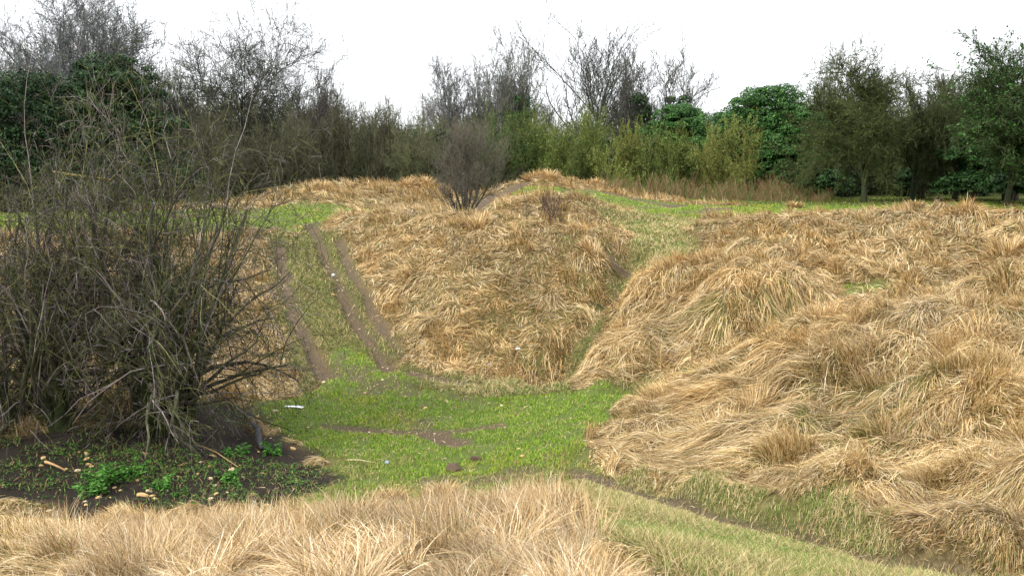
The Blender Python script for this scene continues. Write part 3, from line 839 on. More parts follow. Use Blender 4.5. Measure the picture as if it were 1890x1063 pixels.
def evergreen(name, label, cat, loc, lobes, nleaf, size, seed, cols=IVY, wts=(4, 4, 3, 1.5), group=None):
    """lobes: (x, y, z, radius) around the foot; each lobe breaks into smaller leafy clumps"""
    rng = np.random.default_rng(seed)
    e = empty(name, loc); tag(e, label, cat, group)
    cen, rad = [], []
    for (lx, ly, lz, lr) in lobes:
        k = 90
        d = norm(rng.normal(0, 1, (k, 3))); d[:, 2] = np.abs(d[:, 2]) * .9 - .25
        cen.append(np.array([[lx, ly, lz]]) + d * lr * rng.uniform(.5, 1.14, (k, 1)))
        rad.append(lr * rng.uniform(.10, .34, k))
    cen = np.concatenate(cen); rad = np.concatenate(rad)
    V, Q, C = leaf_cloud(rng, cen, rad, nleaf, size, cols, wts, up=.5, shell=.75, squash=.62)
    # clump-level tint
    mesh_obj('crown', V, quads=Q, colors=C, mat=M_LEAF, parent=e)
    zt = max(l[2] for l in lobes)
    tb = run(rng, np.array([[0, 0, -.3]] * 3) + rng.normal(0, .2, (3, 3)) * [1, 1, 0], np.array([[0, 0, 1.]] * 3) + rng.normal(0, .2, (3, 3)), np.full(3, zt * 1.0), np.full(3, .16), 7, .06, (0, 0, .3))
    br = sprout(rng, tb, 9, .15, 1, .5, .5, 55, 5, .15, (0, 0, .2))
    V, Q, C = pack([tubes(tb, 6, np.array([[.07, .06, .04]])), tubes(br, 4, np.array([[.07, .06, .04]]))])
    mesh_obj('trunk', V, quads=Q, colors=C, mat=M_BARK, parent=e, smooth=True)
    return e

def foot(u, Y):
    x = ray(u, 400)[0] * Y
    return (x, Y, float(Hh(np.array([x]), np.array([Y]))[0]))
def size_at(u, vtop, Y, hw):
    """height above the ground and half width in metres from the photo's top row and half width"""
    f = foot(u, Y); z = CZ + ray(u, vtop)[1] * Y
    return f, z - f[2], hw / F * Y

# --- near hawthorn bushes, left foreground
MOSS = (.055, .07, .02)
f, H, HW = size_at(285, 180, 13.2, 265)
build_tree('hawthorn_bush', 'big bare hawthorn bush rising from the dark pit, its mossy trunks right of the others', 'bush', f, 'hawthorn', H, HW, 101, ((.032, .042, .014), (.20, .16, .15)), .0041, .88, .38, HWY=1.9, hp=99.3, twig_mix=([(.06,.072,.02), (.026,.024,.016), (.25,.21,.205), (.21,.20,.075)], [30, 42, 17, 11]))
f, H, HW = size_at(60, 215, 12.4, 270)
build_tree('hawthorn_bush', 'bare hawthorn bush cut by the left edge of the frame, tangled with pale low branches', 'bush', f, 'hawthorn', H, HW, 102, ((.032, .042, .014), (.20, .16, .15)), .0041, .88, .40, HWY=1.8, hp=99.4, twig_mix=([(.06,.072,.02), (.026,.024,.016), (.25,.21,.205), (.21,.20,.075)], [30, 42, 17, 11]))

# --- lone hawthorn in the middle distance
f, H, HW = size_at(858, 208, 34.0, 70)
build_tree('hawthorn', 'lone bare bushy hawthorn with many stems standing in dry grass by the path', 'tree', f, 'fan', H, HW, 111, ((.045, .04, .022), (.115, .102, .08)), .0055, .95, .0)

# --- right hand trees
f, H, HW = size_at(1592, 92, 46.0, 100)
build_tree('hawthorn', 'wide mossy hawthorn with one short trunk standing on open turf at the right', 'tree', f, 'round', H, HW, 121, ((.035, .042, .016), (.055, .07, .022)), .013, 1.25, .16, leaves=(9000, .05, [(.09, .13, .03), (.06, .09, .02)]))
f, H, HW = size_at(1682, 150, 48.0, 62)
build_tree('hawthorn', 'slim dark hawthorn with thin bare trunk just right of the wide mossy one', 'tree', f, 'round', H, HW, 122, ((.03, .035, .018), (.05, .062, .022)), .012, 1.1, .1)
f, H, HW = size_at(1855, 78, 41.0, 125)
build_tree('hawthorn', 'large dark leafy hawthorn cut by the right edge of the frame', 'tree', f, 'round', H, HW, 123, ((.035, .04, .018), (.045, .062, .02)), .013, 1.25, .16, leaves=(34000, .07, [(.03, .085, .018), (.05, .12, .025), (.025, .06, .015)]))
f, H, HW = size_at(1760, 120, 50.0, 80)
build_tree('hawthorn', 'open bare hawthorn with curling limbs just left of the right edge tree', 'tree', f, 'round', H, HW, 124, ((.035, .04, .018), (.065, .07, .028)), .012, 1.2, .08)

# --- evergreens
f, H, HW = size_at(1408, 143, 59.0, 95)
evergreen('evergreen_tree', 'domed glossy evergreen tree rising behind the yellow green shrubs', 'tree', f, [(0,0,H*.66,H*.36),(-1.9,-.3,H*.5,H*.34),(1.6,-.4,H*.56,H*.34),(.6,-1.2,H*.40,H*.32),(2.0,-1,H*.34,H*.30),(-.8,-1.0,H*.3,H*.3)], 120000, .088, 131)
f, H, HW = size_at(1250, 180, 66.0, 50)
evergreen('evergreen_tree', 'small round evergreen beneath the ivy clad ash', 'tree', f, [(0,0,H*.74,H*.26),(-1.2,0,H*.6,H*.24),(1.1,-.3,H*.55,H*.24)], 36000, .09, 132)
f, H, HW = size_at(225, 88, 42.0, 70)
evergreen('evergreen_tree', 'dark holly tree rising behind the top of the large bare bush', 'tree', f, [(0,0,H*.76,H*.25),(-.6,0,H*.6,H*.3),(.9,-.3,H*.5,H*.3),(0,-.6,H*.3,H*.32),(-1.2,-.4,H*.3,H*.3),(1.6,-.3,H*.25,H*.28)], 50000, .085, 133, [(.014, .038, .010), (.024, .06, .015), (.009, .022, .007), (.04, .085, .02)])
f, H, HW = size_at(60, 108, 40.0, 130)
evergreen('evergreen_tree', 'broad dark evergreen at the far left behind the bare bushes', 'tree', f, [(0,0,H*.68,H*.34),(-2.6,0,H*.55,H*.36),(2.4,0,H*.5,H*.36),(0,-1.2,H*.25,H*.36),(-2.5,-1,H*.1,H*.34),(2.5,-1,H*.12,H*.34),(5.5,-.5,H*.22,H*.3),(3.2,-.4,H*.28,H*.26),(-3.4,-.4,H*.3,H*.3)], 70000, .085, 134, [(.012, .034, .010), (.02, .052, .014), (.008, .02, .006), (.032, .07, .018)])
f, H, HW = size_at(1400, 285, 56.0, 55)
evergreen('evergreen_shrub', 'low glossy evergreen shrub at the foot of the domed evergreen', 'shrub', f, [(0,0,H*.55,H*.42),(1.1,.1,H*.4,H*.36),(-1.2,.2,H*.4,H*.36)], 14000, .09, 135)
for k_, (u_, v_, Y_, w_, lab_) in enumerate([
 (1700, 292, 52, 60, 'low dark green shrub filling the gap between the slim hawthorn and the right edge trees'),
 (1800, 300, 46, 60, 'low dark green shrub under the open bare hawthorn'),
 (1900, 296, 43, 60, 'low dark green shrub at the foot of the right edge hawthorn'),
 (1500, 290, 54, 40, 'dark shrub in the shade left of the wide mossy hawthorn')]):
    f, H, HW = size_at(u_, v_, Y_, w_)
    evergreen('evergreen_shrub', lab_, 'shrub', f, [(0,0,H*.45,H*.5),(1.2,.1,H*.35,H*.45),(-1.3,.2,H*.35,H*.45)], 12000, .09, 140 + k_, [(.018,.05,.012), (.03,.08,.018), (.012,.03,.009), (.06,.12,.03)])
f, H, HW = size_at(1860, 200, 47.0, 90)
evergreen('evergreen_tree', 'dense dark green tree filling the gap behind the right edge hawthorn', 'tree', f, [(0,0,H*.65,H*.36),(-2.2,0,H*.5,H*.38),(2.6,0,H*.5,H*.38),(-1.5,-.5,H*.25,H*.3)], 50000, .09, 136, [(.018, .06, .014), (.03, .09, .02), (.012, .035, .01), (.06, .14, .03)])

# --- tall trees of the skyline
TREES = [
 # u, top, Y, hw, kind, seed, label, ivy, cols
 (70, -60, 45, 190, 'tree', 201, 'tall bare grey tree cut by the top left corner', None, ((.045,.05,.04), (.095,.10,.095))),
 (130, -30, 52, 120, 'round', 222, 'wide bare crown filling the sky above the broad dark evergreen', None, ((.045,.05,.045), (.10,.105,.10))),
 (580, 150, 66, 50, 'round', 224, 'low bare tree at the right foot of the large round crowned tree', None, ((.04,.04,.03), (.11,.10,.09))),
 (285, 150, 60, 70, 'round', 225, 'bare tree just right of the dark holly top', None, ((.035,.04,.03), (.085,.09,.08))),
 (205, -10, 50, 100, 'tree', 202, 'bare tree with a leaning crown behind the dark holly', None, ((.04,.045,.03), (.085,.09,.085))),
 (340, 165, 56, 60, 'round', 203, 'twiggy bare tree between the holly and the round crowned tree', None, ((.035,.04,.025), (.075,.078,.06))),
 (472, 28, 60, 128, 'round', 204, 'large round crowned bare tree, tallest left of the open sky', None, ((.028,.032,.02), (.06,.062,.045))),
 (835, 132, 84, 62, 'round', 206, 'thin bare tree on the skyline behind the lone hawthorn', None, ((.06,.06,.05), (.14,.14,.13))),
 (955, 92, 80, 66, 'round', 207, 'bare tree with an ivy wrapped trunk left of the tall ash', (.66, 12000, .15, .8), ((.05,.055,.04), (.13,.13,.11))),
 (1072, 38, 74, 108, 'ash', 208, 'tallest bare ash with rising limbs in the middle of the skyline', None, ((.03,.034,.022), (.09,.09,.075))),
 (1232, 78, 78, 92, 'ash', 209, 'bare ash with ivy clad limbs right of the tallest ash', (.85, 20000, .15, .75), ((.03,.034,.022), (.10,.095,.08))),
 (1150, 150, 82, 60, 'round', 210, 'small bare tree filling the gap between the two ashes', None, ((.05,.055,.04), (.13,.13,.11))),
 (1500, 140, 68, 60, 'round', 211, 'dark bare tree between the domed evergreen and the wide hawthorn', (.6, 5000, .14, .5), ((.04,.045,.025), (.08,.09,.04))),
 (900, 155, 88, 52, 'round', 212, 'slender bare tree just right of the lone hawthorn crown', None, ((.06,.06,.05), (.15,.15,.13))),
]
for (u, vt, Y, hw, kd, sd_, lab, ivy, cols) in TREES:
    f, H, HW = size_at(u, vt, Y, hw)
    build_tree('bare_tree' if 'ash' not in lab.split()[1:3] else 'ash_tree', lab, 'tree', f, kd, H, HW, sd_, cols, (.00021 if kd == 'round' else .00026) * Y, (.93 if kd == 'round' else 1.0), 0, ivy, hp=97.0 if kd == 'round' else 98.8)

# --- front row of shrubs along the wood edge
OL = ((.06, .075, .02), (.12, .145, .035)); BRN = ((.045, .045, .025), (.10, .098, .058)); GRN = ((.05, .065, .02), (.095, .12, .035))
YEL = ((.09, .10, .025), (.19, .19, .05))
SHR = [
 (400, 200, 52, 75, BRN, 'brown twiggy shrub behind the right side of the big bush'),
 (335, 245, 48, 60, BRN, 'dark twiggy shrub at the far edge of the big bush'),
 (500, 215, 55, 62, BRN, 'brown twiggy shrub under the round crowned tree'),
 (575, 185, 57, 55, BRN, 'grey brown shrub at the left end of the back mound'),
 (640, 172, 58, 58, BRN, 'grey brown domed shrub behind the middle of the back mound'),
 (705, 182, 58, 52, BRN, 'grey brown shrub behind the right half of the back mound'),
 (765, 205, 56, 48, ((.05,.05,.03), (.11,.115,.055)), 'olive brown shrub left of the lone hawthorn crown'),
 (820, 215, 60, 45, BRN, 'dull shrub directly behind the lone hawthorn'),
 (920, 205, 57, 50, GRN, 'dark green shrub right of the lone hawthorn'),
 (975, 200, 58, 50, GRN, 'mossy green shrub behind the little hill top'),
 (1030, 205, 57, 52, OL, 'bright mossy shrub behind the middle of the little hill'),
 (1095, 195, 58, 55, OL, 'mossy green shrub below the tallest ash'),
 (1150, 225, 55, 52, YEL, 'yellow green shrub with broken pale stems at the bramble edge'),
 (1215, 230, 56, 52, OL, 'mossy shrub below the small round evergreen'),
 (1275, 235, 57, 46, OL, 'olive shrub left of the leaning yellow green tree'),
 (1335, 218, 55, 58, YEL, 'leaning yellow green tree in front of the domed evergreen'),
 (1455, 275, 57, 34, GRN, 'low green shrub at the right foot of the domed evergreen'),
 (1530, 195, 66, 50, GRN, 'dark mossy shrub left of the wide hawthorn'),
 (1660, 190, 60, 60, GRN, 'dark shrub behind the slim hawthorn'),
 (1740, 200, 58, 60, GRN, 'dark shrub behind the open bare hawthorn'),
 (150, 335, 37, 60, BRN, 'dark twiggy thicket shrub behind the top of the big bush'),
 (20, 335, 37, 60, BRN, 'dark twiggy shrub at the far left behind the edge bush'),
]
for i, (u, vt, Y, hw, cols, lab) in enumerate(SHR):
    f, H, HW = size_at(u, vt, Y, hw)
    lv = None
    if cols is OL or cols is YEL: lv = (3500, .07, [(.10, .16, .03), (.07, .12, .025), (.15, .19, .04)])
    elif cols is GRN: lv = (3500, .07, [(.04, .09, .02), (.06, .11, .025)])
    build_tree('shrub', lab, 'shrub', f, 'shrub', H, HW, 300 + i, cols, .011, 1.05, .1, leaves=lv)

# --- the wood behind, one mass
wood = []
rng = np.random.default_rng(77)
for i in range(76):
    u = -150 + i * 2200 / 75 + rng.uniform(-20, 20)
    Y = rng.uniform(66, 92)
    prof = np.interp(u, [-150, 0, 300, 420, 560, 700, 800, 1000, 1300, 1450, 1600, 1890, 2100], [60, 80, 110, 150, 190, 200, 212, 200, 205, 215, 190, 170, 160])
    f, H, HW = size_at(u, prof + rng.uniform(-12, 18), Y, 75)
    build_tree('x', '', '', f, 'shrub', H, HW, 500 + i, BRN if rng.random() < .6 else GRN, .017, .8, .1, stuff=wood)
V, Q, C = pack(wood)
o = mesh_obj('far_wood', V, quads=Q, colors=C, mat=M_BARK, smooth=True)
tag(o, 'dense bare wood closing the view behind the front trees', 'wood', kind='stuff')
# understorey of ivy, bramble and holly low in the wood
rng = np.random.default_rng(78)
cen, rad = [], []
for i in range(1300):
    u = rng.uniform(-250, 2150); Y = rng.uniform(60, 92)
    f = foot(u, Y); hh = rng.uniform(0, 1) ** 1.2 * (4.6 if u < 1000 or u > 1450 else 4.2)
    cen.append((f[0], Y, f[2] + hh)); rad.append(rng.uniform(.6, 1.5))
V, Q, C = leaf_cloud(rng, np.array(cen), np.array(rad), 230000, .17, [(.02,.045,.014), (.035,.07,.02), (.05,.05,.025), (.014,.026,.010)], [4, 3, 3, 3], shell=.3)
o = mesh_obj('undergrowth', V, quads=Q, colors=C, mat=M_LEAF)
tag(o, 'dark ivy and bramble undergrowth low in the wood', 'undergrowth', kind='stuff')

# --- bramble and dead stems strip at the wood edge, right of the hill
def stems_mesh(rng, px, py, Hs, r, colr, lean=.25, K=4, kids=0):
    N = len(px); z = Hh(px, py)
    p0 = np.stack([px, py, z - .03], -1)
    d0 = np.stack([rng.normal(0, lean, N), rng.normal(0, lean, N), np.ones(N)], -1)
    b = run(rng, p0, d0, Hs, np.full(N, r), K, .12, (0, 0, 0), .5)
    lst = [tubes(b, 3, colr)]
    if kids:
        k = sprout(rng, b, kids, .35, 1, .35, .7, 35, 3, .12, (0, 0, .3), .5, rmin=r * .6)
        lst.append(tubes(k, 3, np.repeat(colr, kids, 0)))
    return lst
rng = np.random.default_rng(79)
N = 4400
pu = rng.uniform(1120, 1530, N); pY = rng.uniform(46.5, 55, N)
px = np.array([ray(a, 350)[0] for a in pu]) * pY
Hs = (.25 + .45 * rng.random(N) + 1.9 * np.clip(.1 + fbm(pu / 38, pY, 1, 3, 5), 0, 1)) * np.interp(pu, [1120, 1180, 1450, 1530], [.5, 1, 1, .5])
lst = stems_mesh(rng, px, pY, Hs, .011, palette(rng, N, [(.24,.13,.07), (.34,.23,.13), (.12,.14,.04), (.10,.15,.03)], [4, 3, 3, 3]), .3, 3, 2)
V, Q, C = pack(lst)
o = mesh_obj('bramble', V, quads=Q, colors=C, mat=M_GRASS)
tag(o, 'strip of reddish brown bramble and dead stalks below the green thicket', 'bramble', kind='stuff')

# dead stem clumps and single stalks --------------------------------
def stalks(name, label, cat, u, v, n_, Hh_, spreadm, r, colr, seed, kids=4, lean=.3, group=None):
    rng = np.random.default_rng(seed)
    x, y = hit(u, v); z = float(Hh(np.array([x]), np.array([y]))[0])
    px = x + rng.normal(0, spreadm, n_); py = y + rng.normal(0, spreadm, n_)
    lst = stems_mesh(rng, px, py, Hh_ * rng.uniform(.6, 1.05, n_), r, palette(rng, n_, [colr], [1], .3), lean, 4, kids)
    V, Q, C = pack(lst)
    o = mesh_obj(name, V - np.array([x, y, z]), quads=Q, colors=C, mat=M_BARK, smooth=True)
    o.location = (x, y, z)
    tag(o, label, cat, group)
    return o
stalks('dead_shrub', 'dark leafless clump of stems standing on the small round knoll', 'shrub', 1022, 412, 26, 1.05, .28, .011, (.10, .07, .05), 1, 6)
stalks('dead_shrub', 'thin dark stems at the right side of the knoll clump', 'shrub', 1088, 415, 7, .75, .12, .009, (.12, .085, .06), 2, 4)
stalks('dead_shrub', 'sparse dark stems at the left side of the knoll clump', 'shrub', 968, 408, 8, .6, .18, .009, (.12, .085, .06), 3, 4)
stalks('dead_stalks', 'small grey bunch of dead stalks at the left tip of the long right ridge', 'stalks', 1305, 402, 14, .65, .16, .009, (.16, .12, .09), 4, 3)
stalks('dead_stalks', 'brown dead stalks on the near spur beside the gully', 'stalks', 1140, 572, 9, .5, .09, .006, (.17, .11, .07), 5, 3)
stalks('dead_stalks', 'thin branched dead stalk in the low ground right of the knoll', 'stalks', 1160, 432, 1, .6, .02, .008, (.14, .10, .07), 6, 7)
stalks('dead_stalks', 'single dark seed stalk standing in the combed grass of the big bank', 'stalks', 1765, 726, 1, .32, .02, .004, (.05, .04, .03), 7, 5, .1)
stalks('dead_stalks', 'dark dead stems on the skyline of the right ridge', 'stalks', 1745, 392, 9, .6, .25, .009, (.15, .10, .07), 8, 4)
stalks('dead_stalks', 'lone upright stalk on the right ridge', 'stalks', 1710, 415, 1, .7, .02, .008, (.10, .08, .07), 9, 6, .05)

# ------------------------------------------------------------------ single standing tufts of dry grass
def tuft(u, v, n_, L_t, r_, label, seed, cols=None):
    rng = np.random.default_rng(seed); x, y = hit(u, v)
    a_ = rng.uniform(-pi, pi, n_); q_ = r_ * np.sqrt(rng.random(n_))
    px, py = x + 1.25 * q_ * np.cos(a_), y + q_ * np.sin(a_)
    a_ = np.arctan2(np.sin(a_) * .8 - .2, np.cos(a_) - .35)
    c_ = palette(rng, n_, cols or [(.49,.33,.145), (.60,.44,.22), (.36,.22,.08), (.68,.54,.34), (.18,.10,.035)], [4, 4, 3, 2, 2], .25)
    V, Q, T_, C = blades(px, py, a_ + rng.normal(0, .5, n_), L_t * .78 * rng.uniform(.4, 1.2, n_), 1.5 - .4 * (q_ / r_) * rng.uniform(.5, 1.3, n_), 1.1 - 1.2 * (q_ / r_) * rng.uniform(.3, 1.2, n_), np.full(n_, max(.004, .0007 * y)), c_, 5, rng.normal(0, .05, n_))
    o_ = np.array([x, y, float(Hh(np.array([x]), np.array([y]))[0])])
    o = mesh_obj('grass_tuft', V - o_, Q, T_, C, M_GRASS); o.location = o_
    tag(o, label, 'grass tuft')
for k_, t_ in enumerate([
 (1690, 385, 420, .62, .28, 'shaggy grass tuft on the right ridge, below the slim dark hawthorn'),
 (1780, 388, 520, .70, .34, 'largest shaggy grass tuft on the right ridge skyline'),
 (1466, 384, 340, .50, .24, 'pointed grass tuft on the left half of the right ridge'),
 (1860, 470, 480, .55, .32, 'bushy grass tuft low on the right ridge near the frame edge'),
 (1298, 492, 420, .52, .20, 'pale feathery tuft at the top of the spur'),
 (785, 342, 360, .75, .40, 'tall tuft at the right end of the back mound'),
 (752, 345, 300, .65, .35, 'tuft near the right end of the back mound'),
 (590, 347, 260, .55, .35, 'small tuft at the left end of the back mound'),
 (985, 332, 340, .80, .40, 'tall tuft on the very top of the little hill'),
 (1012, 330, 280, .75, .35, 'second tall tuft on top of the little hill, just right of its neighbour'),
 (1100, 340, 200, .55, .30, 'small tuft on the right shoulder of the little hill'),
 (1095, 470, 420, .48, .26, 'feathery pale tuft at the right edge of the central mound'),
 (880, 418, 420, .50, .26, 'fluffy tuft on top of the central mound, right of the lone hawthorn'),
 (1520, 590, 620, .50, .30, 'dense orange brown tuft at the upper edge of the big bank'),
 (1385, 770, 620, .40, .22, 'fine upright pale tuft low in the middle of the big bank'),
 (1800, 640, 620, .46, .28, 'dark based tuft high on the big bank at the right'),
 (265, 985, 520, .36, .13, 'tall pale tuft at the left end of the nearest mound'),
 (405, 975, 460, .36, .12, 'second tall pale tuft along the nearest mound crest'),
 (545, 962, 420, .30, .12, 'third tall pale tuft along the nearest mound crest'),
 (720, 925, 460, .30, .13, 'spiky pale tuft on the crest right below the overturned clods'),
 (815, 915, 460, .30, .13, 'spiky pale tuft on the crest just right of centre'),
]):
    tuft(*t_, seed=900 + k_)

# ------------------------------------------------------------------ stones, litter, logs
def rock_material(name, c0, c1):
    m, nt, b = new_mat(name)
    tc = nt.nodes.new('ShaderNodeTexCoord'); nz = nt.nodes.new('ShaderNodeTexNoise'); nz.inputs['Scale'].default_value = 18; nz.inputs['Detail'].default_value = 6
    nt.links.new(tc.outputs['Object'], nz.inputs['Vector'])
    r_ = nt.nodes.new('ShaderNodeValToRGB'); r_.color_ramp.elements[0].position = .35; r_.color_ramp.elements[1].position = .7
    r_.color_ramp.elements[0].color = (*c0, 1); r_.color_ramp.elements[1].color = (*c1, 1)
    nt.links.new(nz.outputs['Fac'], r_.inputs['Fac']); nt.links.new(r_.outputs[0], b.inputs['Base Color'])
    bp = nt.nodes.new('ShaderNodeBump'); bp.inputs['Strength'].default_value = .5; bp.inputs['Distance'].default_value = .01
    nt.links.new(nz.outputs['Fac'], bp.inputs['Height']); nt.links.new(bp.outputs[0], b.inputs['Normal'])
    b.inputs['Roughness'].default_value = .9
    return m
M_STONE = rock_material('limestone', (.42, .25, .09), (.68, .48, .24))
M_PALE = rock_material('pale_limestone', (.46, .35, .20), (.68, .56, .38))
M_CLOD = rock_material('soil_clod', (.035, .022, .013), (.12, .075, .04))
M_CHAR = rock_material('charred_wood', (.012, .012, .014), (.06, .06, .07))
M_WHITE = rock_material('white_plastic', (.70, .72, .76), (.85, .86, .88))
M_BLUE = rock_material('blue_grey_plastic', (.20, .27, .33), (.40, .45, .50))
M_WOOD = rock_material('pale_wood', (.30, .17, .07), (.50, .33, .16))
M_TIMB = rock_material('lichen_timber', (.06, .055, .02), (.24, .18, .045))
import bmesh
def lump(name, seed, sub=2, rough=.28, flat=.5):
    rng = random.Random(seed); bm = bmesh.new(); bmesh.ops.create_icosphere(bm, subdivisions=sub, radius=1)
    planes = [(mathutils.Vector((rng.gauss(0, 1), rng.gauss(0, 1), rng.gauss(0, 1))).normalized(), rng.uniform(.5, .85)) for _ in range(7)]
    for v in bm.verts:
        for nrm_, dd in planes:
            e_ = v.co.dot(nrm_) - dd
            if e_ > 0: v.co -= nrm_ * e_
        v.co *= 1 + rng.uniform(-rough, rough) * .35
        v.co.z *= flat
    me = bpy.data.meshes.new(name); bm.to_mesh(me); bm.free()
    return me
ROCKS = [lump('stone', s) for s in range(6)]
def copy_mesh_mat(me, mat):
    m = me.copy(); m.materials.clear(); m.materials.append(mat); return m
ROCK_M = {(i, k): copy_mesh_mat(r_, M_) for i, r_ in enumerate(ROCKS) for k, M_ in (('s', M_STONE), ('p', M_PALE), ('c', M_CLOD))}
def stone(u, v, wpx, k='s', label=None, group=None, name='stone', cat='stone', rs=None):
    rr = rs or random
    x, y = hit(u, v)
    s = wpx / F * y * .5
    z = float(Hh(np.array([x]), np.array([y]))[0])
    o = bpy.data.objects.new(name, ROCK_M[(rr.randrange(6), k)])
    o.location = (x, y, z + s * .12); o.scale = (s, s * rr.uniform(.6, 1.), s * rr.uniform(.7, 1.1))
    o.rotation_euler = (rr.uniform(-.3, .3), rr.uniform(-.3, .3), rr.uniform(-.5, .5))
    col.objects.link(o); tag(o, label, cat, group)
    return o
rs = random.Random(5)
single = [
 (509,760,14,'p','pale flat stone beside the white plastic strip'), (965,843,13,'s','squarish tan stone on the turf, the right one of two near the clod'),
 (957,829,10,'p','small pale stone just above the squarish tan stone'), (926,749,9,'p','pale stone alone on the turf right of centre'),
 (784,754,13,'s','tan stone in the middle of the turf above the dirt curve'), (614,512,6,'p','tiny pale stone on the rutted trail'),
 (615,545,9,'s','tan stone low on the rutted trail'), (835,719,11,'p','flat pale stone at the foot of the central mound'),
 (598,706,9,'p','pale stone at the lower end of the left rut'), (706,702,9,'p','pale stone beside the right rut foot'),
 (474,770,11,'s','stone above the charred log'), (459,772,9,'s','stone left of the one above the charred log'), (482,824,10,'s','broken stone lying on the lower end of the charred log'),
 (541,828,13,'s','tan stone on turf right of the charred log'), (468,912,15,'s','orange tan stone low in the pit near the front grass'), (491,935,16,'s','long tan stone nearest the front grass at the pit edge'),
 (263,916,24,'s','largest flat tan stone in the pit below the leafy plants'), (182,919,15,'s','stone under the left edge of the leafy plants'), (89,944,13,'p','pale stone at the lower left of the pit'),
 (80,845,14,'s','round brown stone at the left, upper of two'), (76,860,10,'s','round brown stone at the left, lower of two'), (270,838,10,'s','stone right above the leafy plants'),
 (390,862,13,'s','blocky stone in the middle of the pit'), (340,858,14,'s','blocky stone left of the pit middle'), (427,868,13,'p','pale stone right of the pit middle'),
 (1325,310,3,'p','pale stone on far turf'),
]
for (u, v, w_, k, lab) in single[:-1]:
    stone(u, v, w_, k, lab, rs=rs)
for i in range(46):
    u = rs.uniform(480, 1060); v = rs.uniform(705, 850)
    if v < 760 and u < 560: continue
    stone(u, v, rs.uniform(3, 7), rs.choice('sps'), 'tiny pale stone scattered on the green hollow floor', 'tiny stones scattered on the hollow floor', rs=rs)
for i in range(46):
    u = rs.uniform(120, 560); v = rs.uniform(825, 938)
    stone(u, v, rs.uniform(6, 15), rs.choice('sssp'), 'small tan stone lying on the dark soil of the pit', 'small stones on the dark pit soil', rs=rs)
for i in range(14):
    u = rs.uniform(560, 720); v = 420 + (u - 560) * 1.7 + rs.uniform(-15, 15)
    stone(u, v, rs.uniform(3, 5), 'p', 'tiny pale stone lying in the rutted trail', 'tiny stones along the rutted trail', rs=rs)
stone(838, 868, 42, 'c', 'dark overturned turf clod, the nearer and larger of two', None, 'soil_clod', 'clod', rs)
stone(881, 850, 30, 'c', 'dark overturned turf clod, the farther of two', None, 'soil_clod', 'clod', rs)

def tube_thing(name, label, cat, pts3, rad, mat, sides=8):
    p_ = np.array(pts3, float)[None]; b = Br(); b.p = p_; b.r = np.array(rad, float)[None]
    V, Q, C = tubes(b, sides, np.array([[1., 1, 1]]))
    # close both ends
    K1 = p_.shape[1]; nv = len(V)
    V = np.concatenate([V, p_[0, :1], p_[0, -1:]])
    s = np.arange(sides); s2 = (s + 1) % sides
    T_ = np.concatenate([np.stack([s2, s, np.full(sides, nv)], -1), np.stack([s + (K1 - 1) * sides, s2 + (K1 - 1) * sides, np.full(sides, nv + 1)], -1)])
    o0 = p_[0, 0].copy()
    o = mesh_obj(name, V - o0, quads=Q, tris=T_, mat=mat, smooth=True); o.location = o0
    tag(o, label, cat); return o
def gp(u, v, dz=0.):
    x, y = hit(u, v); return np.array([x, y, float(Hh(np.array([x]), np.array([y]))[0]) + dz])
a, b_ = gp(466, 793, .10), gp(484, 835, .06)
m1 = a * .6 + b_ * .4 + [.03, 0, .06]
tube_thing('charred_log', 'short black charred log leaning on the pit edge', 'log', [a, m1, a * .25 + b_ * .75, b_], [.03, .05, .042, .03], M_CHAR)
def stick(label, uv, r0, mat, name='stick', dz=.02):
    ps = [gp(u, v, dz + .015 * (i % 2)) for i, (u, v) in enumerate(uv)]
    tube_thing(name, label, 'stick', ps, np.linspace(r0, r0 * .5, len(ps)), mat, 6)
stick('dark forked twig lying on the short grass near the path', [(1155,965),(1175,971),(1198,972),(1212,966)], .007, M_CHAR)
stick('pale broken stick lying at the left of the pit', [(84,860),(100,866),(122,875)], .022, M_WOOD, dz=.05)
stick('white thin stick on the turf at the right edge of the pit', [(640,851),(665,853),(690,857)], .008, M_PALE)
stick('long pale stick slanting across dark soil under the bush', [(372,830),(400,845),(440,870)], .010, M_WOOD, dz=.06)
# old post left in the pit
a = gp(66, 815); tube_thing('wooden_stump', 'short brown wooden stump leaning under the left bush', 'stump', [a + [0, 0, -.1], a + [.03, 0, .16], a + [.05, .02, .30]], [.028, .026, .02], M_CLOD)
# yellow lichened bough caught high in the bushes
x0, y0 = ray(95, 318)[0] * 12.6, 12.6
pa, pb, pc = np.array(at(98, 317, 13.3)), np.array(at(150, 326, 13.2)), np.array(at(208, 333, 13.2))
tube_thing('lichened_bough', 'straight yellow lichened dead bough lodged in the left bush', 'branch', [pa, pb, pc], [.014, .024, .018], M_TIMB)
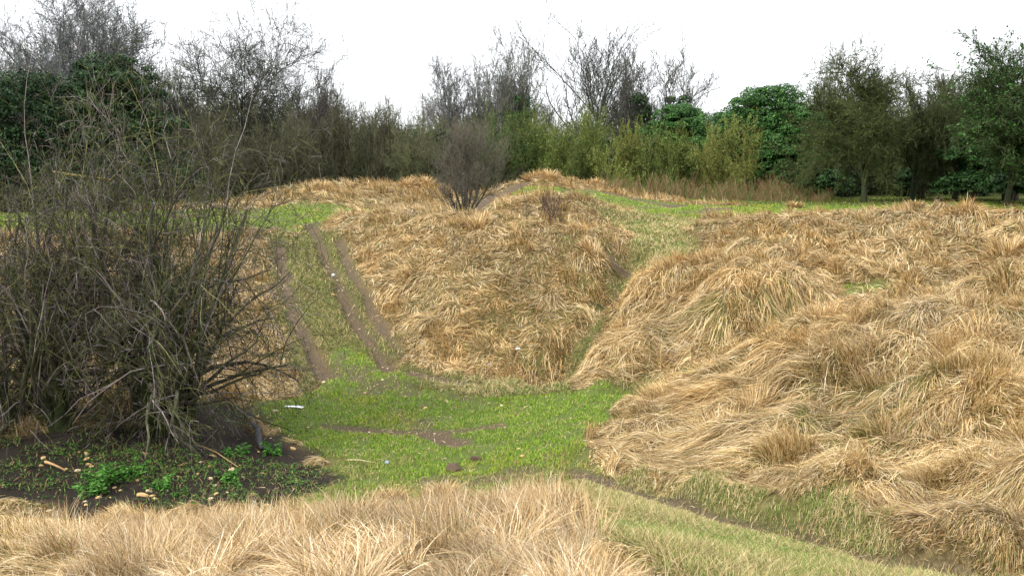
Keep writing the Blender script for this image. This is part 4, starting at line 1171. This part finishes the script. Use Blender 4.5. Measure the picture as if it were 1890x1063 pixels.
# crumpled white plastic pieces
def scrap(label, u, v, lx, ly, hz, mat, seed, name='plastic_scrap'):
    rng = np.random.default_rng(seed); nx, ny = 10, 6
    gx_, gy_ = np.meshgrid(np.linspace(-1, 1, nx), np.linspace(-1, 1, ny))
    z = hz * (.5 + .5 * rng.random(gx_.shape)) * (1 - .4 * gx_ ** 2)
    Vt = np.stack([gx_ * lx + rng.normal(0, lx * .06, gx_.shape), gy_ * ly + rng.normal(0, ly * .1, gx_.shape), z], -1).reshape(-1, 3)
    Vb = Vt - [0, 0, .004]
    id_ = np.arange(nx * ny).reshape(ny, nx); q1 = np.stack([id_[:-1, :-1], id_[:-1, 1:], id_[1:, 1:], id_[1:, :-1]], -1).reshape(-1, 4)
    rim = list(id_[0]) + list(id_[1:, -1]) + list(id_[-1, ::-1][1:]) + list(id_[::-1, 0][1:-1]); rim = np.array(rim); r2 = np.roll(rim, -1)
    Q = np.concatenate([q1, q1[:, ::-1] + nx * ny, np.stack([rim + nx * ny, r2 + nx * ny, r2, rim], -1)])
    o = mesh_obj(name, np.concatenate([Vt, Vb]), quads=Q, mat=mat); o.location = gp(u, v, .015); o.rotation_euler = (.15, 0, rng.uniform(-.3, .3))
    tag(o, label, 'litter')
scrap('long white plastic strip lying flat at the left edge of the turf', 543, 754, .17, .03, .03, M_WHITE, 1)
scrap('small white crumpled paper on the rutted trail', 615, 511, .05, .05, .07, M_WHITE, 2)
scrap('white scrap caught in the grass of the central mound face', 956, 648, .06, .05, .06, M_WHITE, 3)
scrap('tiny blue grey scrap at the foot of the central mound', 903, 678, .035, .035, .05, M_BLUE, 4)
scrap('small grey white scrap on turf behind the near grass', 714, 858, .03, .03, .05, M_BLUE, 5)

x5, y5 = PIT5; rng = np.random.default_rng(88)
cen = np.stack([x5, y5, Hh(x5, y5) + .03], -1)
V, Q, C = leaf_cloud(rng, cen, rng.uniform(.03, .08, len(cen)), len(cen) * 3, .018, [(.05,.14,.018), (.09,.20,.03), (.03,.08,.012), (.16,.10,.05), (.05,.04,.03)], [4, 3, 3, 2, 2], up=1., shell=.2)
tag(mesh_obj('ground_cover', V, quads=Q, colors=C, mat=M_LEAF), 'low creeping leaves and leaf litter over the dark pit soil', 'ground cover', kind='stuff')

# leafy green plants in the pit --------------------------------------
def leafy(label, u, v, rad_, h_, n_, seed):
    rng = np.random.default_rng(seed); f_ = gp(u, v)
    k = 14
    sx_ = rng.normal(0, rad_ * .5, k); sy_ = rng.normal(0, rad_ * .5, k)
    Hs = h_ * rng.uniform(.5, 1.1, k)
    p0 = np.stack([sx_, sy_, Hh(sx_ + f_[0], sy_ + f_[1]) - f_[2] - .02], -1)
    b = run(rng, p0, np.stack([rng.normal(0, .4, k), rng.normal(0, .4, k), np.ones(k)], -1), Hs, np.full(k, .004), 4, .1, (0, 0, 0), .6)
    e = empty('leafy_plant', tuple(f_)); tag(e, label, 'plant')
    V, Q, C = tubes(b, 4, np.array([[.10, .16, .04]])); mesh_obj('stem', V, quads=Q, colors=np.array(C), mat=M_BARK, parent=e)
    q_ = b.p[:, 1:].reshape(-1, 3)
    V, Q, C = leaf_cloud(rng, q_, np.full(len(q_), h_ * .3), n_, .028, [(.045, .14, .018), (.075, .20, .028), (.025, .08, .012), (.11, .24, .05)], [3, 3, 2, 1], up=1.2, shell=.2)
    mesh_obj('leaves', V, quads=Q, colors=C, mat=M_LEAF, parent=e)
leafy('largest bright leafy clump in the pit, left of the others', 180, 905, .28, .28, 1100, 1)
leafy('bright leafy clump right of the largest one', 235, 885, .25, .24, 800, 2)
leafy('low leafy clump in the middle of the pit', 305, 905, .18, .16, 420, 3)
leafy('small leafy clump beside the pit middle', 425, 890, .16, .16, 380, 4)
leafy('leafy clump right beside the charred log', 505, 835, .16, .16, 380, 5)
leafy('leafy clump left of the charred log', 435, 840, .16, .16, 300, 6)
